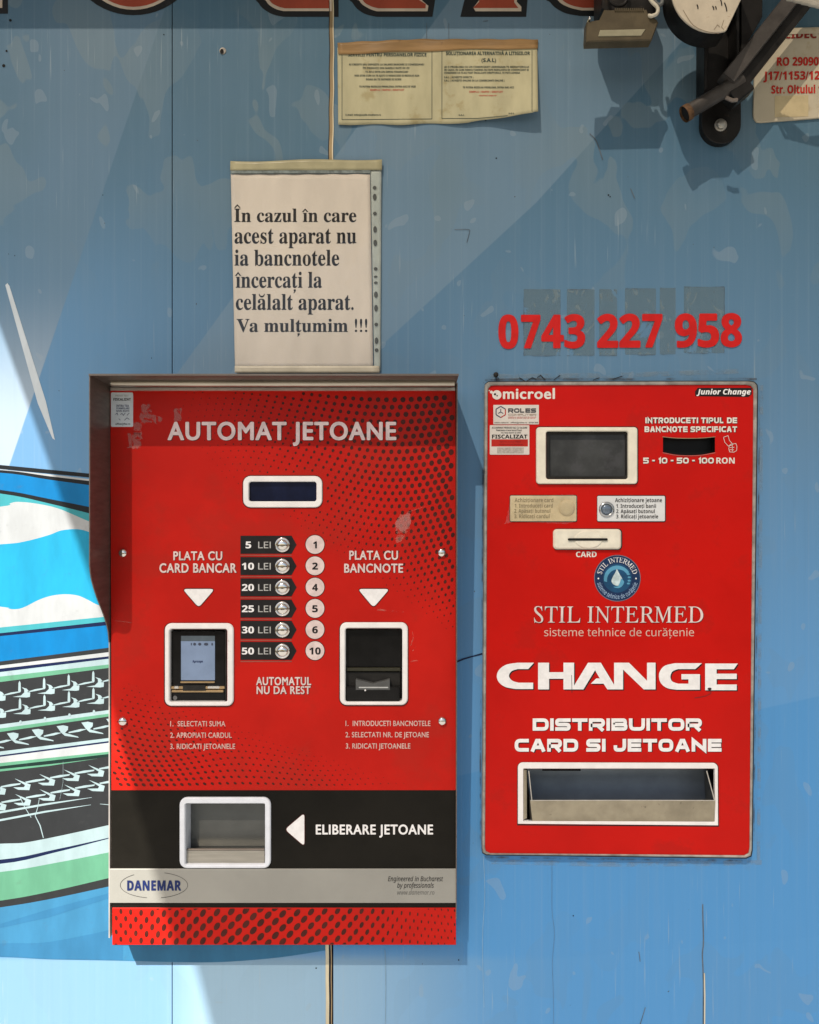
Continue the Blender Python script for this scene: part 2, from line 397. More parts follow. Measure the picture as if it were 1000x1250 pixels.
def wide_text(s, box, th, d, mb, mi=0, rad=0.3, gap=0.12, shear=0.0):
    """squarish wide capitals built from strokes, box = x0,y0,x1,y1"""
    r = True
    G = {'D': (1, [([(0, 0), (0, 1), (1, 1, r), (1, 0, r)], 1)]), 'O': (1, [([(0, 0, r), (0, 1, r), (1, 1, r), (1, 0, r)], 1)]), '0': (1, [([(0, 0, r), (0, 1, r), (1, 1, r), (1, 0, r)], 1)]),
         'C': (.95, [([(1, 1), (0, 1, r), (0, 0, r), (1, 0)], 0)]), 'I': (.0, [([(0, -.0), (0, 1)], 2)]), 'S': (.95, [([(1, 1), (0, 1, r), (0, .5, r), (1, .5, r), (1, 0, r), (0, 0)], 0)]),
         '5': (.95, [([(1, 1), (0, 1), (0, .56), (1, .56, r), (1, 0, r), (0, 0)], 0)]), 'T': (.95, [([(0, 1), (1, 1)], 0), ([(.5, 0), (.5, 1)], 2)]),
         'R': (1, [([(0, 0), (0, 1), (1, 1, r), (1, .4, r), (0, .4)], 3), ([(.55, .4), (1, 0)], 2)]), 'P': (1, [([(0, 0), (0, 1), (1, 1, r), (1, .4, r), (0, .4)], 3)]),
         'B': (1, [([(0, .5), (0, 1), (.96, 1, r), (.96, .5, r), (0, .5)], 3), ([(0, .5), (0, 0), (1, 0, r), (1, .5, r), (0, .5)], 3), ([(0, .5), (.8, .5)], 3)]), 'U': (1, [([(0, 1), (0, 0, r), (1, 0, r), (1, 1)], 4)]),
         'A': (1.05, [([(0, 0), (.4, 1), (.6, 1), (1, 0)], 2), ([(.2, .28), (.8, .28)], 0)]), 'J': (.8, [([(1, 1), (1, 0, r), (0, 0, r), (0, .3)], 0)]),
         'E': (.9, [([(1, 1), (0, 1), (0, 0), (1, 0)], 0), ([(0, .5), (.95, .5)], 0)]), 'F': (.9, [([(1, 1), (0, 1), (0, 0)], 3), ([(0, .48), (.95, .48)], 0)]),
         'N': (1, [([(0, 0), (0, 1), (1, 0), (1, 1)], 2)]), 'L': (.85, [([(0, 1), (0, 0), (1, 0)], 4)]), '1': (.3, [([(0, .75), (1, 1), (1, 0)], 3)]), '-': (.3, [([(0, .5), (1, .5)], 0)]),
         'M': (1.1, [([(0, 0), (0, 1), (.5, .2), (1, 1), (1, 0)], 2)]), 'G': (1, [([(1, 1), (0, 1, r), (0, 0, r), (1, 0), (1, .48), (.5, .48)], 0)])}
    x0, y0, x1, y1 = box; h = y1 - y0
    adv = [(G[c][0] if c in G else 0.45) for c in s]
    # width = sum(adv)*W + n*th + gaps
    n = sum(1 for c in s if c in G); g = gap * h
    fixed = sum(th for c in s if c in G) + g * (len(s) - 1)
    W = (x1 - x0 - fixed) / max(0.01, sum(adv)); x = x0
    k = 0
    for c in s:
        if c not in G: x += 0.45 * W + g; continue
        aw, strokes = G[c]; wd = aw * W; xa = x + th / 2
        for line, ends in strokes:
            pts = []
            vv = [(xa + q[0] * wd, y1 - th / 2 - q[1] * (h - th), len(q) > 2) for q in line]
            vv = [list(q) for q in vv]
            # run ends out to the cap lines where a stroke is upright
            if ends in (2, 3):
                vv[0][1] = y1 if abs(line[0][1]) < .01 else vv[0][1]
                if ends == 2:
                    for e, q in ((0, line[0]), (-1, line[-1])): vv[e][1] = y1 if q[1] < .01 else (y0 if q[1] > .99 else vv[e][1])
                if ends == 3 and line[-1][1] < .01: vv[-1][1] = y1
            if ends == 0:                          # run open ends out to the letter's edge
                for e, n_ in ((0, 1), (-1, -2)):
                    dv = Vector((vv[e][0] - vv[n_][0], vv[e][1] - vv[n_][1]))
                    if dv.length > 1e-6: dv.normalize(); vv[e][0] += dv.x * th / 2; vv[e][1] += dv.y * th / 2
            if ends == 4:
                vv[0][1] = y0
                if line[-1][1] > .99: vv[-1][1] = y0
            m = len(vv); rd = rad * h
            rng = range(m)
            for i in rng:
                a, b, cc = vv[i - 1], vv[i], vv[(i + 1) % m]
                if b[2] and (ends == 1 or 0 < i < m - 1):
                    va = Vector((a[0] - b[0], a[1] - b[1])); vc = Vector((cc[0] - b[0], cc[1] - b[1]))
                    q = min(rd, va.length * .48, vc.length * .48); va.normalize(); vc.normalize()
                    A = Vector(b[:2]) + va * q; Cc = Vector(b[:2]) + vc * q
                    for t in (0, .25, .5, .75, 1): pts.append(tuple(A * (1 - t) ** 2 + Vector(b[:2]) * 2 * t * (1 - t) + Cc * t * t))
                else: pts.append((b[0], b[1]))
            if ends == 1:
                pts = pts + [pts[0]]
                a, b = pts[0], pts[1]
                if 'D' == c: pts = [((pts[0][0]), pts[0][1])] + pts[1:]
                mid = ((pts[0][0] + pts[1][0]) / 2, (pts[0][1] + pts[1][1]) / 2)
                pts = [mid] + pts[1:-1] + [pts[0], mid]
            if shear: pts = [(px + shear * (y1 - py), py) for px, py in pts]
            mb.stroke(pts, th, d + 0.00002 * (k % 3), mi); k += 1
        x += wd + th + g

# ------------------------------------------------------------------ materials
WHITE_PAINT = mat("white_plastic", (0.80, 0.78, 0.76), 0.4, var=0.05, bmp=0.05, dirt=((0.45, 0.40, 0.32), 90, 0.62, 0.5))
CREAM = mat("cream_plastic", (0.74, 0.70, 0.58), 0.45, var=0.08, bmp=0.08, dirt=((0.35, 0.28, 0.18), 60, 0.62, 0.5))
RED = mat("red_print", (0.47, 0.011, 0.006), 0.42, var=0.10, vs_=9, bmp=0.05, bs=500, dirt=((0.37, 0.018, 0.010), 10, 0.50, 0.5), spec=.12)
RED2 = mat("red_enamel", (0.50, 0.006, 0.003), 0.36, var=0.08, vs_=8, bmp=0.07, bs=90, dirt=((0.37, 0.010, 0.006), 16, 0.54, 0.5), coat=.03, spec=.12)
BLACKP = mat("black_print", (0.009, 0.008, 0.006), 0.38, var=0.25, vs_=14, bmp=0.04, bs=600, spec=.12)
INK = mat("black_ink", (0.012, 0.011, 0.011), 0.5, var=0.2)
DOT = mat("dot_ink", (0.062, 0.009, 0.005), 0.45, var=0.3)
PINKW = mat("aged_white_ink", (0.66, 0.54, 0.51), 0.5, var=0.10, vs_=120)
WHITEI = mat("white_ink", (0.80, 0.79, 0.78), 0.5, var=0.06, vs_=150)
GREYI = mat("grey_ink", (0.42, 0.42, 0.40), 0.5)
OFFW = mat("off_white_ink", (0.70, 0.66, 0.60), 0.5, var=0.06, vs_=150)
STEEL = mat("brushed_steel", (0.17, 0.145, 0.125), 0.45, 0.6, var=0.15, vs_=30, sc=(0.3, 1, 6), bmp=0.05, bs=400)
HOODM = mat("painted_steel", (0.36, 0.32, 0.27), 0.40, 0.6, var=0.10, vs_=20, bmp=0.03)
SILVER = mat("silver_vinyl", (0.30, 0.295, 0.265), 0.5, 0.1, var=0.06, vs_=12, bmp=0.04, bs=80)
CHROME = mat("chrome", (0.80, 0.78, 0.74), 0.10, 1.0, var=0.05, rv=0.4)
DARKIN = mat("dark_recess", (0.03, 0.03, 0.03), 0.5)
GREYIN = mat("grey_recess", (0.11, 0.115, 0.11), 0.35, 0.4, var=0.10, vs_=20)
SCREEN = mat("lcd_glass", (0.006, 0.010, 0.032), 0.10, var=0.3, vs_=30, spec=0.12)
SCREENG = mat("dusty_screen", (0.045, 0.047, 0.047), 0.3, var=0.25, vs_=30, dirt=((0.07, 0.07, 0.075), 25, 0.5, 0.5))
BLACKG = mat("black_gloss", (0.008, 0.008, 0.008), 0.18, var=0.2)
BLACKM = mat("black_matt", (0.018, 0.017, 0.015), 0.55, var=0.3, bmp=0.15, bs=700)
GOLD = mat("brass_trim", (0.50, 0.36, 0.20), 0.3, 0.8, var=0.15)
LCDLIT = mat("pale_lcd", (0.20, 0.27, 0.40), 0.25, var=0.10, vs_=25)
LCDBAR = mat("lcd_bar", (0.10, 0.12, 0.14), 0.25)
NAVY = mat("navy_ink", (0.010, 0.02, 0.09), 0.5)
PAPER = mat("paper", (0.64, 0.575, 0.51), 0.8, var=0.07, vs_=15, bmp=0.45, bs=22, sc=(1, 1, 0.35))
PAPER2 = mat("aged_paper", (0.43, 0.40, 0.25), 0.7, var=0.12, vs_=18, bmp=0.3, bs=40, sc=(1.6, 1, 0.5), dirt=((0.32, 0.26, 0.12), 30, 0.55, 0.6))
TAPE = mat("brown_tape", (0.27, 0.165, 0.07), 0.35, var=0.25, vs_=30, bmp=0.3, bs=90, sc=(0.3, 1, 2.5), dirt=((0.10, 0.06, 0.03), 60, 0.6, 0.7))
CTAPE = mat("yellowed_tape", (0.36, 0.33, 0.20), 0.3, var=0.15, vs_=25, bmp=0.25, bs=60)
STICK = mat("sticker_paper", (0.62, 0.58, 0.53), 0.5, var=0.06)
STICKB = mat("bluish_sticker", (0.68, 0.73, 0.76), 0.4, var=0.06)
YELLOWED = mat("yellowed_label", (0.62, 0.54, 0.38), 0.4, var=0.14, vs_=50, bmp=0.3, bs=70)
BLKMETAL = mat("black_steel", (0.014, 0.013, 0.012), 0.42, 0.3, var=0.35, vs_=40, bmp=0.12, bs=250, dirt=((0.06, 0.045, 0.03), 60, 0.6, 0.6))
ARMM = mat("dusty_grey_steel", (0.064, 0.058, 0.053), 0.5, 0.3, var=0.25, vs_=40, bmp=0.1, bs=250)
KHAKI = mat("khaki_housing", (0.085, 0.068, 0.040), 0.5, 0.1, var=0.2, vs_=40, bmp=0.1, bs=300)
REDI = mat("red_vinyl", (0.52, 0.010, 0.008), 0.45, var=0.10, vs_=60)
REDTXT = mat("red_ink", (0.42, 0.018, 0.010), 0.5, var=0.1)
CAULK = mat("grimy_metal_edge", (0.33, 0.31, 0.275), 0.5, 0.3, var=0.3, vs_=60, bmp=0.3, bs=200, dirt=((0.16, 0.13, 0.10), 45, 0.60, 0.6))
GRIME = flaky("grime_line", (0.07, 0.065, 0.06), 40, 0.42, 0.25, strength=.6)
SEAL = flaky("old_sealant", (0.26, 0.33, 0.36), 30, 0.42, 0.15, sc=(1, 1, 1.4), strength=0.3)
RUSTY = mat("yellow_foam_joint", (0.30, 0.22, 0.12), 0.7, var=0.3, vs_=50, sc=(1, 1, 0.15), bmp=0.3, bs=150)
CREAMJ = mat("cream_joint", (0.60, 0.54, 0.38), 0.6, var=0.25, vs_=50, sc=(1, 1, 0.15))
HOLE = mat("screw_hole", (0.01, 0.01, 0.01), 0.8)

# the printed wall skin: a sky with slanting rays, worn and blotched
def wall_material():
    m, nt, p = newmat("printed_wall_skin")
    pos = position(nt); sp = nt.nodes.new("ShaderNodeSeparateXYZ"); nt.links.new(pos, sp.inputs[0])
    px = X(nt, sp.outputs[0]) * 1000 + 500
    py = (X(nt, sp.outputs[2]) - ZC) * -1000 + 625
    def hp(a, b, soft=1.0):          # 1 on the left of the line when walking from a to b (on the picture, y down)
        dx, dy = b[0] - a[0], b[1] - a[1]; L = math.hypot(dx, dy)
        return ((px - a[0]) * (dy / L) + (py - a[1]) * (-dx / L)).sm(-soft, soft)
    c = mixc(nt, py.sm(60, 640), WC['top'], WC['mid'])
    c = mixc(nt, py.sm(430, 930), c, WC['low'])
    # rays of the printed sky
    b1 = hp((205, 0), (12, 567)); b1 = 1 - b1
    left = b1 * px.sm(-10, 90)
    c = mixc(nt, (b1 * 0.35 + left * 0.65) * 0.42 * (1 - py.sm(900, 960)), c, (0.135, 0.190, 0.235))
    c = mixc(nt, b1 * py.sm(330, 540) * 0.75, c, (0.46, 0.50, 0.52))
    c = mixc(nt, (1 - px.sm(60, 330)) * py.sm(180, 480) * (1 - b1) * 0.75, c, WC['blue'])
    r2 = (1 - hp((760, 150), (655, 247))) .min(1 - hp((655, 247), (465, 457))) * hp((520, 40), (217, 455)) * (1 - py.sm(440, 520))
    c = mixc(nt, r2 * 0.50, c, (0.175, 0.232, 0.262))
    r3 = hp((700, 432), (1000, 195))
    r3b = r3 * (1 - hp((930, 470), (1010, 430)))
    c = mixc(nt, r3b * 0.42, c, (0.19, 0.22, 0.225))
    l4 = hp((920, 628), (1000, 594)); l5 = hp((918, 770), (1000, 735)); l6 = hp((900, 872), (1000, 850))
    c = mixc(nt, l4 * (1 - l5) * 0.34, c, (0.28, 0.42, 0.56))
    c = mixc(nt, l6 * (1 - py.sm(1000, 1060)) * 0.15, c, (0.25, 0.42, 0.62))
    c = mixc(nt, (1 - px.sm(560, 600)) * px.sm(540, 550) * hp((556, 710), (592, 690)) * (1 - hp((556, 808), (592, 797))) * 0.35, c, WC['blue'])
    l7 = hp((550, 1112), (1000, 1071)); l8 = hp((430, 1190), (1000, 1144))
    c = mixc(nt, l7 * (1 - l8) * 0.32, c, (0.26, 0.42, 0.60))
    c = mixc(nt, l8 * 0.10, c, (0.06, 0.24, 0.52))
    # paler lower left of the print; its fade rightward paints in soft sunlight
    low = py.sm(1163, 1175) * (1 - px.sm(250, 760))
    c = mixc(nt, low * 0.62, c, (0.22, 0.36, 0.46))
    penumbra = py.sm(1150, 1180) * px.sm(190, 262) * (1 - px.sm(360, 640))  # half-sunlit penumbra below the token machine, put into the colour
    c = mixc(nt, penumbra * 0.40, c, (0.46, 0.60, 0.66))
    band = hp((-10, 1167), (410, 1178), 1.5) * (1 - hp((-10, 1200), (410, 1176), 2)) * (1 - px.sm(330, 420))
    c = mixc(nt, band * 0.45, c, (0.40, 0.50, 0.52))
    # fading: cloudy patches with clear edges, streaks, rub marks
    n = noise(nt, pos, 15, 2, 0.45, (1.0, 1, 0.62), 0.6)
    patch = n.sm(0.545, 0.556)
    n_ = noise(nt, pos, 3.2, 2, 0.5)
    up = 1 - py.sm(150, 420)
    c = mixc(nt, patch * (up * 0.40 + 0.10) * n_.sm(0.36, 0.56), c, (0.150, 0.212, 0.245))
    n5 = noise(nt, scaled(nt, pos, (1, 1, 0.8)), 34, 1.5, 0.4, None, 0.4)
    c = mixc(nt, n5.sm(0.69, 0.70) * 0.22, c, (0.30, 0.36, 0.40))
    st = noise(nt, pos, 1.0, 5, 0.7, (90, 1, 2.2))
    c = mixc(nt, st.sm(0.46, 0.78) * 0.12, c, (0.22, 0.31, 0.40))
    c = mixc(nt, (1 - st.sm(0.20, 0.47)) * 0.16, c, (0.06, 0.12, 0.20))
    dg = nt.nodes.new("ShaderNodeMapping"); dg.inputs["Rotation"].default_value = (0, R(-20), 0); dg.inputs["Scale"].default_value = (260, 1, 9)
    nt.links.new(pos, dg.inputs[0])
    scr = noise(nt, dg.outputs[0], 1.0, 2, 0.5)
    msk = noise(nt, pos, 7, 2, 0.5)
    c = mixc(nt, scr.sm(0.64, 0.72) * msk.sm(0.46, 0.60) * 0.30, c, (0.36, 0.42, 0.44))
    for off_, k_ in ((7.0, .06), (21.0, .04)):
        fr = ((px + off_) * (1 / 32.6))._m('FRACT')
        ln_ = (1 - (fr - 0.5)._m('ABSOLUTE').sm(0.010, 0.045)) * noise(nt, pos, 5, 2, 0.5, (3, 1, 1)).sm(0.35, 0.6)
        c = mixc(nt, ln_ * k_, c, (0.34, 0.42, 0.46))
    hue = noise(nt, pos, 2.6, 3, 0.55)
    c = mixc(nt, hue.sm(0.45, 0.7) * up * 0.30, c, (0.070, 0.125, 0.125))
    gr = noise(nt, pos, 6, 6, 0.7)
    c = mixc(nt, gr.sm(0.5, 0.8) * 0.10 * up, c, (0.12, 0.14, 0.12))
    spk = noise(nt, pos, 160, 1, 0.4)
    c = mixc(nt, spk.sm(0.80, 0.82) * 0.8, c, (0.05, 0.05, 0.05))
    nt.links.new(c, p.inputs["Base Color"])
    nt.links.new((noise(nt, pos, 25, 5, 0.6) * 0.25 + 0.42).v, p.inputs["Roughness"]); p.inputs["Specular IOR Level"].default_value = 0.2
    # pressed ribs of the sheet, and slight unevenness
    wv = nt.nodes.new("ShaderNodeTexWave"); wv.wave_type = 'BANDS'; wv.bands_direction = 'X'; wv.wave_profile = 'SAW'
    wv.inputs["Scale"].default_value = 4.9; nt.links.new(pos, wv.inputs["Vector"])
    h = X(nt, wv.outputs["Fac"]).sm(0.0, 0.12) * 0.5 + noise(nt, pos, 30, 3, 0.5, (1, 1, 0.4)) * 0.35 + noise(nt, pos, 260, 2, 0.5) * 0.05
    bump(nt, h, 0.35, 0.0012, p)
    return m
WC = dict(top=(0.040, 0.088, 0.108), mid=(0.092, 0.188, 0.295), low=(0.082, 0.275, 0.560), blue=(0.095, 0.225, 0.390))
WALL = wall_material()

def vinyl(name, col): return mat(name, col, 0.45, var=0.10, vs_=22, bmp=0.10, bs=40, sc=(1.6, 1, .5), dirt=(tuple(.72 * q + .02 for q in col), 55, .58, .6))
V = dict(white=vinyl("print_white", (0.355, 0.375, 0.385)), pale=vinyl("print_pale", (0.27, 0.36, 0.38)), cyan=vinyl("print_cyan", (0.012, 0.25, 0.42)), azure=vinyl("print_azure", (0.001, 0.135, 0.34)),
         turq=vinyl("print_turquoise", (0.04, 0.26, 0.30)), navy=vinyl("print_navy", (0.004, 0.010, 0.045)), char=vinyl("print_charcoal", (0.020, 0.022, 0.024)), mint=vinyl("print_mint", (0.085, 0.245, 0.155)),
         blue=vinyl("print_blue", (0.035, 0.165, 0.30)), blue2=vinyl("print_blue_deeper", (0.028, 0.140, 0.27)), black=vinyl("print_black", (0.008, 0.010, 0.012)), dkgreen=vinyl("print_dark_green", (0.006, 0.022, 0.018)),
         brown=vinyl("print_brown_red", (0.30, 0.055, 0.028)), cream=vinyl("print_cream", (0.52, 0.44, 0.35)), streak=vinyl("print_streak", (0.50, 0.56, 0.60)))
VN = list(V)

# ------------------------------------------------------------------ setting: pavement
pv = MB(); pv._add([(-4, -6, 0), (4, -6, 0), (4, 0.3, 0), (-4, 0.3, 0)], [[0, 1, 2, 3]])
pav = pv.build("pavement", mat("concrete_pavement", (0.30, 0.285, 0.26), 0.85, var=0.15, vs_=6, bmp=0.3, bs=60)); pav["kind"] = "structure"

# ------------------------------------------------------------------ the wall
wall = thing("panel_wall", "blue printed metal panel wall with slanting light rays and pale upright joints", "wall", (0, 0.03, 0.0))
def wall_panel(x0, x1, holes=()):
    b = MB(); top, bot = -700, 2124
    b.slab([(x0, top), (x1, top), (x1, bot), (x0, bot)], -0.06, 0.0, 0.0, 0, holes)
    return b.build("wall_panel", WALL, wall)
CUT = [(640, 500), (880, 500), (880, 1015), (640, 1015)]
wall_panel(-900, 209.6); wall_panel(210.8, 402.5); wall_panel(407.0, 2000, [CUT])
b = MB(); b.poly([(208, -700), (212, -700), (212, 2124), (208, 2124)], -0.004); b.build("seam", HOLE, wall)
b = MB()
def jog(y): return 0.6 * math.sin(y * 0.021) + 0.3 * math.sin(y * 0.13)
ys = list(range(-100, 210, 8))
b.stroke([(404.4 + jog(y), y) for y in ys], [4.8 + 0.5 * math.sin(y * .2) for y in ys], 0.0006, 0)
b.stroke([(406.6 + jog(y), y) for y in ys], 1.2, 0.0009, 1); b.stroke([(401.8 + jog(y), y) for y in ys], 0.8, 0.0009, 2)
b.build("joint_filler", [RUSTY, CREAMJ, HOLE], wall)
b = MB(); ys = list(range(1120, 1400, 8))
b.stroke([(399.6 + jog(y) * .5, y) for y in ys], 4.0, 0.0006, 0); b.stroke([(402.6 + jog(y) * .5, y) for y in ys], 1.4, 0.0009, 1); b.stroke([(404.6 + jog(y) * .5, y) for y in ys], 1.3, 0.0009, 2)
b.build("joint_filler", [CREAMJ, HOLE, RUSTY], wall)

# the big printed picture low on the left: boots' soles and stripes in one printed skin
b = MB()
def layer(i): return 0.0003 + 0.00012 * i
def flag(top, bot, col, lv):
    b.poly(list(top) + list(reversed(bot)), layer(lv), VN.index(col))
XR = 165
def ln(*pts): return smooth(list(pts), 5)
def lin(y0, y1, x1=134):
    s_ = (y1 - y0) / x1; return [(-120, y0 - 120 * s_), (XR, y0 + XR * s_)]
def curve3(y0, ym, y1): return ln((-120, y0 + (y0 - ym) * .7), (0, y0), (67, ym), (134, y1), (XR, y1 + (y1 - ym) * .45))
# white slanting streaks above
b.poly([(6.5, 348), (9, 345.5), (11.5, 349), (56, 490), (67, 537), (64, 535), (46, 492)], layer(0), VN.index('streak'))
# dark double line, azure band, white wave
flag(lin(567.5, 580.5), lin(572.2, 585.2), 'black', 1); flag(ln((-20, 573.0), (5, 573.6), (60, 579), (134, 588)), ln((-20, 573.2), (5, 574.0), (60, 581.3), (134, 590)), 'white', 1)
flag(ln((-120, 570), (0, 573.8), (60, 581.3), (134, 590), (XR, 593)), ln((-120, 573), (0, 577), (60, 585.5), (134, 595.5), (XR, 599)), 'black', 2)
flag(ln((-120, 573), (0, 577), (60, 585.5), (134, 595.5), (XR, 599)), ln((-120, 586), (0, 598), (60, 609), (134, 624), (XR, 631)), 'azure', 2)
flag(ln((-120, 586), (0, 598), (60, 609), (134, 624), (XR, 631)), ln((-120, 590), (0, 602.3), (60, 614.5), (134, 633), (XR, 641)), 'black', 3)
wt = ln((-120, 630), (0, 618.5), (12, 614.5), (22, 612.6), (45, 614.8), (72, 621), (110, 637), (134, 645), (XR, 655))
flag(ln((-120, 590), (0, 602.3), (60, 614.5), (134, 633), (XR, 641)), wt, 'turq', 2)
wc = ln((-120, 672), (0, 664.5), (30, 661), (60, 653), (75, 647.5), (95, 646), (110, 649.6), (134, 656), (XR, 664))
flag(wt, wc, 'white', 2)
wb = ln((-120, 728), (0, 740.5), (10, 743), (20, 743.6), (30, 741), (48, 732), (64, 727), (80, 725.4), (95, 727), (107, 732), (120, 738.5), (140, 742), (XR, 740))
flag(wc, wb, 'cyan', 2)
t1 = lin(766, 752.3); flag(wb, t1, 'white', 2); t2 = lin(773, 758.3); flag(t1, t2, 'turq', 2); t3 = lin(776.6, 763); flag(t2, t3, 'navy', 2)
t4 = lin(807.5, 790.5); flag(t3, t4, 'azure', 2); t5 = lin(812.5, 796); flag(t4, t5, 'char', 2); t6 = lin(816.3, 801); flag(t5, t6, 'white', 2)
t7 = lin(820.5, 804); flag(t6, t7, 'navy', 2); t8 = lin(826, 811); flag(t7, t8, 'pale', 2); t9 = lin(832.6, 815.2); flag(t8, t9, 'mint', 2)
t10 = lin(884.5, 866.6); flag(t9, t10, 'char', 2); t11 = lin(889.3, 871); flag(t10, t11, 'pale', 2); t12 = lin(893.6, 874.5); flag(t11, t12, 'mint', 2)
t13 = lin(917.5, 900.8); flag(t12, t13, 'char', 2); t14 = lin(922, 904.5); flag(t13, t14, 'pale', 2); t15 = lin(924, 906.6); flag(t14, t15, 'navy', 2)
t16 = lin(931.5, 917.5); flag(t15, t16, 'white', 2); t17 = lin(935.5, 920.3); flag(t16, t17, 'mint', 2); t18 = lin(939.5, 923.5); flag(t17, t18, 'dkgreen', 2)
cb = ln((-120, 1034), (0, 1030), (40, 1027), (134, 1007), (XR, 999)); flag(t18, cb, 'char', 2)
b.poly(ln((-10, 940), (60, 933), (120, 926)) + ln((60, 935), (-10, 943)), layer(3), VN.index('mint'))
c1 = ln((-120, 1052), (0, 1049.5), (70, 1036.5), (134, 1022.4), (XR, 1015)); flag(cb, c1, 'pale', 2)
c2 = ln((-120, 1058), (0, 1054.6), (70, 1040), (134, 1023.5), (XR, 1015.5)); flag(c1, c2, 'navy', 2)
c3 = ln((-120, 1075), (0, 1064.6), (70, 1053), (134, 1040.3), (XR, 1034)); flag(c2, c3, 'pale', 2)
c4 = ln((-120, 1115), (0, 1099.6), (60, 1088.8), (134, 1071.6), (XR, 1064)); flag(c3, c4, 'mint', 2)
c5 = ln((-120, 1124), (0, 1107.8), (60, 1097.8), (134, 1082), (XR, 1075)); flag(c4, c5, 'char', 2)
c6 = ln((-120, 1168), (0, 1168.2), (60, 1171), (140, 1172.5), (210, 1174.5), (270, 1174.5), (340, 1169), (405, 1159))
b.poly(c5 + [(405, 1060)] + list(reversed(c6)), layer(2), VN.index('blue'))
b.poly(ln((-120, 1160), (0, 1152), (60, 1150), (150, 1132)) + [(150, 1172.2)] + list(reversed(ln((-120, 1167.6), (0, 1167.8), (60, 1170.6), (140, 1172.1)))), layer(3), VN.index('blue2'))
b.poly([(0, 1128), (60, 1110), (135, 1090), (135, 1096), (60, 1120), (0, 1133)], layer(3), VN.index('blue2'))
# thin lighter rims above and below the dark bands
iw = VN.index('pale')
def grow(L, cx, cy, k=1.13): return [(cx + (x - cx) * k, cy + (y - cy) * k) for x, y in L]
def sole_a(x, y, dots):
    b.poly(grow([(x - 19, y + 4), (x - 10, y + 1.2), (x - 2, y + .1), (x - .8, y + 1.2), (x - 9, y + 3.0), (x - 18, y + 4.6)], x, y + 2), layer(4), iw)
    b.poly(grow([(x - 2.0, y - .2), (x - 1.7, y - 9), (x - .6, y - 11.5), (x + .6, y - 9), (x + .9, y), (x - .4, y + 1.4)], x, y + 2), layer(4), iw)
    b.poly(grow([(x + 1.4, y - 4.6), (x + 7, y - 3.0), (x + 11, y + 1.5), (x + 10.6, y + 6.0), (x + 7, y + 6.6), (x - 8, y + 5.9), (x + 1.0, y + 4.4), (x + 4.6, y + 1.0), (x + 4.4, y - 2.2)], x, y + 2), layer(4), iw)
    if dots: b.poly(ell(x, y + 16.3, 1.5, 2.0, 12), layer(4), iw)
def sole_b(x, y):
    b.poly(grow([(x - 4, y), (x + 3, y - 1), (x + 8.5, y + .2), (x + 8.2, y + 3.8), (x + 5, y + 7.2), (x + 19, y + 11.2), (x + 20, y + 12.4), (x + 5, y + 10.4), (x + 1, y + 7)], x, y + 2), layer(4), iw)
    b.poly(grow([(x + 9, y + 6.2), (x + 22, y + 3.0), (x + 29, y + 3.1), (x + 20, y + 6.0), (x + 9, y + 7.6)], x, y + 2), layer(4), iw)
def sole_c(x, y):
    b.poly(grow([(x - 10, y - 3), (x + 3, y + 2), (x + 7.5, y + 3.6), (x + 6, y + 9.6), (x - 6, y + 9.2), (x - 11.5, y + 6.6), (x + .2, y + 6.4), (x + 1.4, y + 4.2)], x, y + 2), layer(4), iw)
    b.poly(grow([(x - 25, y + 5.4), (x - 14, y + 3), (x - 3, y + 2), (x - 4, y + 3.6), (x - 14, y + 5.6), (x - 24, y + 6.8)], x, y + 2), layer(4), iw)
for k in range(-1, 5):
    sole_a(24.5 + 30 * k, 844.3 - 4.1 * k, False); sole_a(25 + 29.9 * k, 865 - 4.2 * k, True)
    sole_b(13 + 30.3 * k, 895.6 - 4.4 * k); sole_c(29 + 30 * k, 954 - 5.5 * k); sole_c(29.5 + 30 * k, 973 - 5.8 * k)
b.stroke([(-30, 997), (55, 982), (112, 973.5)], [2.6, 2.4, .4], layer(4), iw); b.stroke([(-30, 1007), (55, 991), (111, 982.5)], [2.6, 2.2, .4], layer(4), iw)
b.stroke([(122, 981.5), (140, 983)], [.4, 1.2], layer(4), iw)
b.stroke([(24, 972), (30, 985), (38, 998)], .8, layer(5), iw); b.stroke([(48, 975), (46, 986), (43, 996), (49, 1008), (53, 1023)], [.6, .8, .9, 1.3, 1.0], layer(5), iw)
b.stroke([(77, 930), (77, 955), (73, 976)], .25, layer(5), iw)
b.build("wall_picture", [V[k] for k in VN], wall)
b = MB(); b.stroke([(548, 812), (566, 804.5), (578, 801), (592, 797.2)], [2.2, 2.0, 1.4, 2.2], 0.0006); b.build("wall_picture", V['navy'], wall)

# big outlined letters along the top: only their feet are in view
def foot(outer, cream, red):
    b = MB(); b.poly(outer, layer(1), 0); b.poly(cream, layer(3), 1); b.poly(red, layer(5), 2)
    b.build("painted_letter", [V['black'], V['cream'], V['brown']], wall)
T = -170
foot([(-60, T), (9.6, T), (9.6, 16.5), (-60, 16.5)], [(-60, T), (2.8, T), (2.8, 9.5), (-60, 9.5)], [(-60, T), (-2, T), (-2, 4.5), (-60, 4.5)])
def bowl(cx, hw, yb, flat=0):
    def u(h, y): return [(cx - h, T), (cx - h, y - 72)] + ell(cx, y - 72, h, 72, 26, 180, 0)[1:-1] + [(cx + h, y - 72), (cx + h, T)]
    foot(u(hw, yb), u(hw - 9, yb - 6.6), u(hw - 11.5, yb - 10.2))
bowl(163, 79, 18.4)
foot(ln((311, T), (311, -20), (316, 4), (330, 16), (346, 20.4)) + [(413.4, 20.4), (413.4, T)], ln((320, T), (320, -20), (325, 1), (335, 10), (346, 13.4)) + [(405, 13.4), (405, T)], ln((324, T), (324, -20), (329, 0), (338, 7), (348, 10)) + [(402, 10), (402, T)])
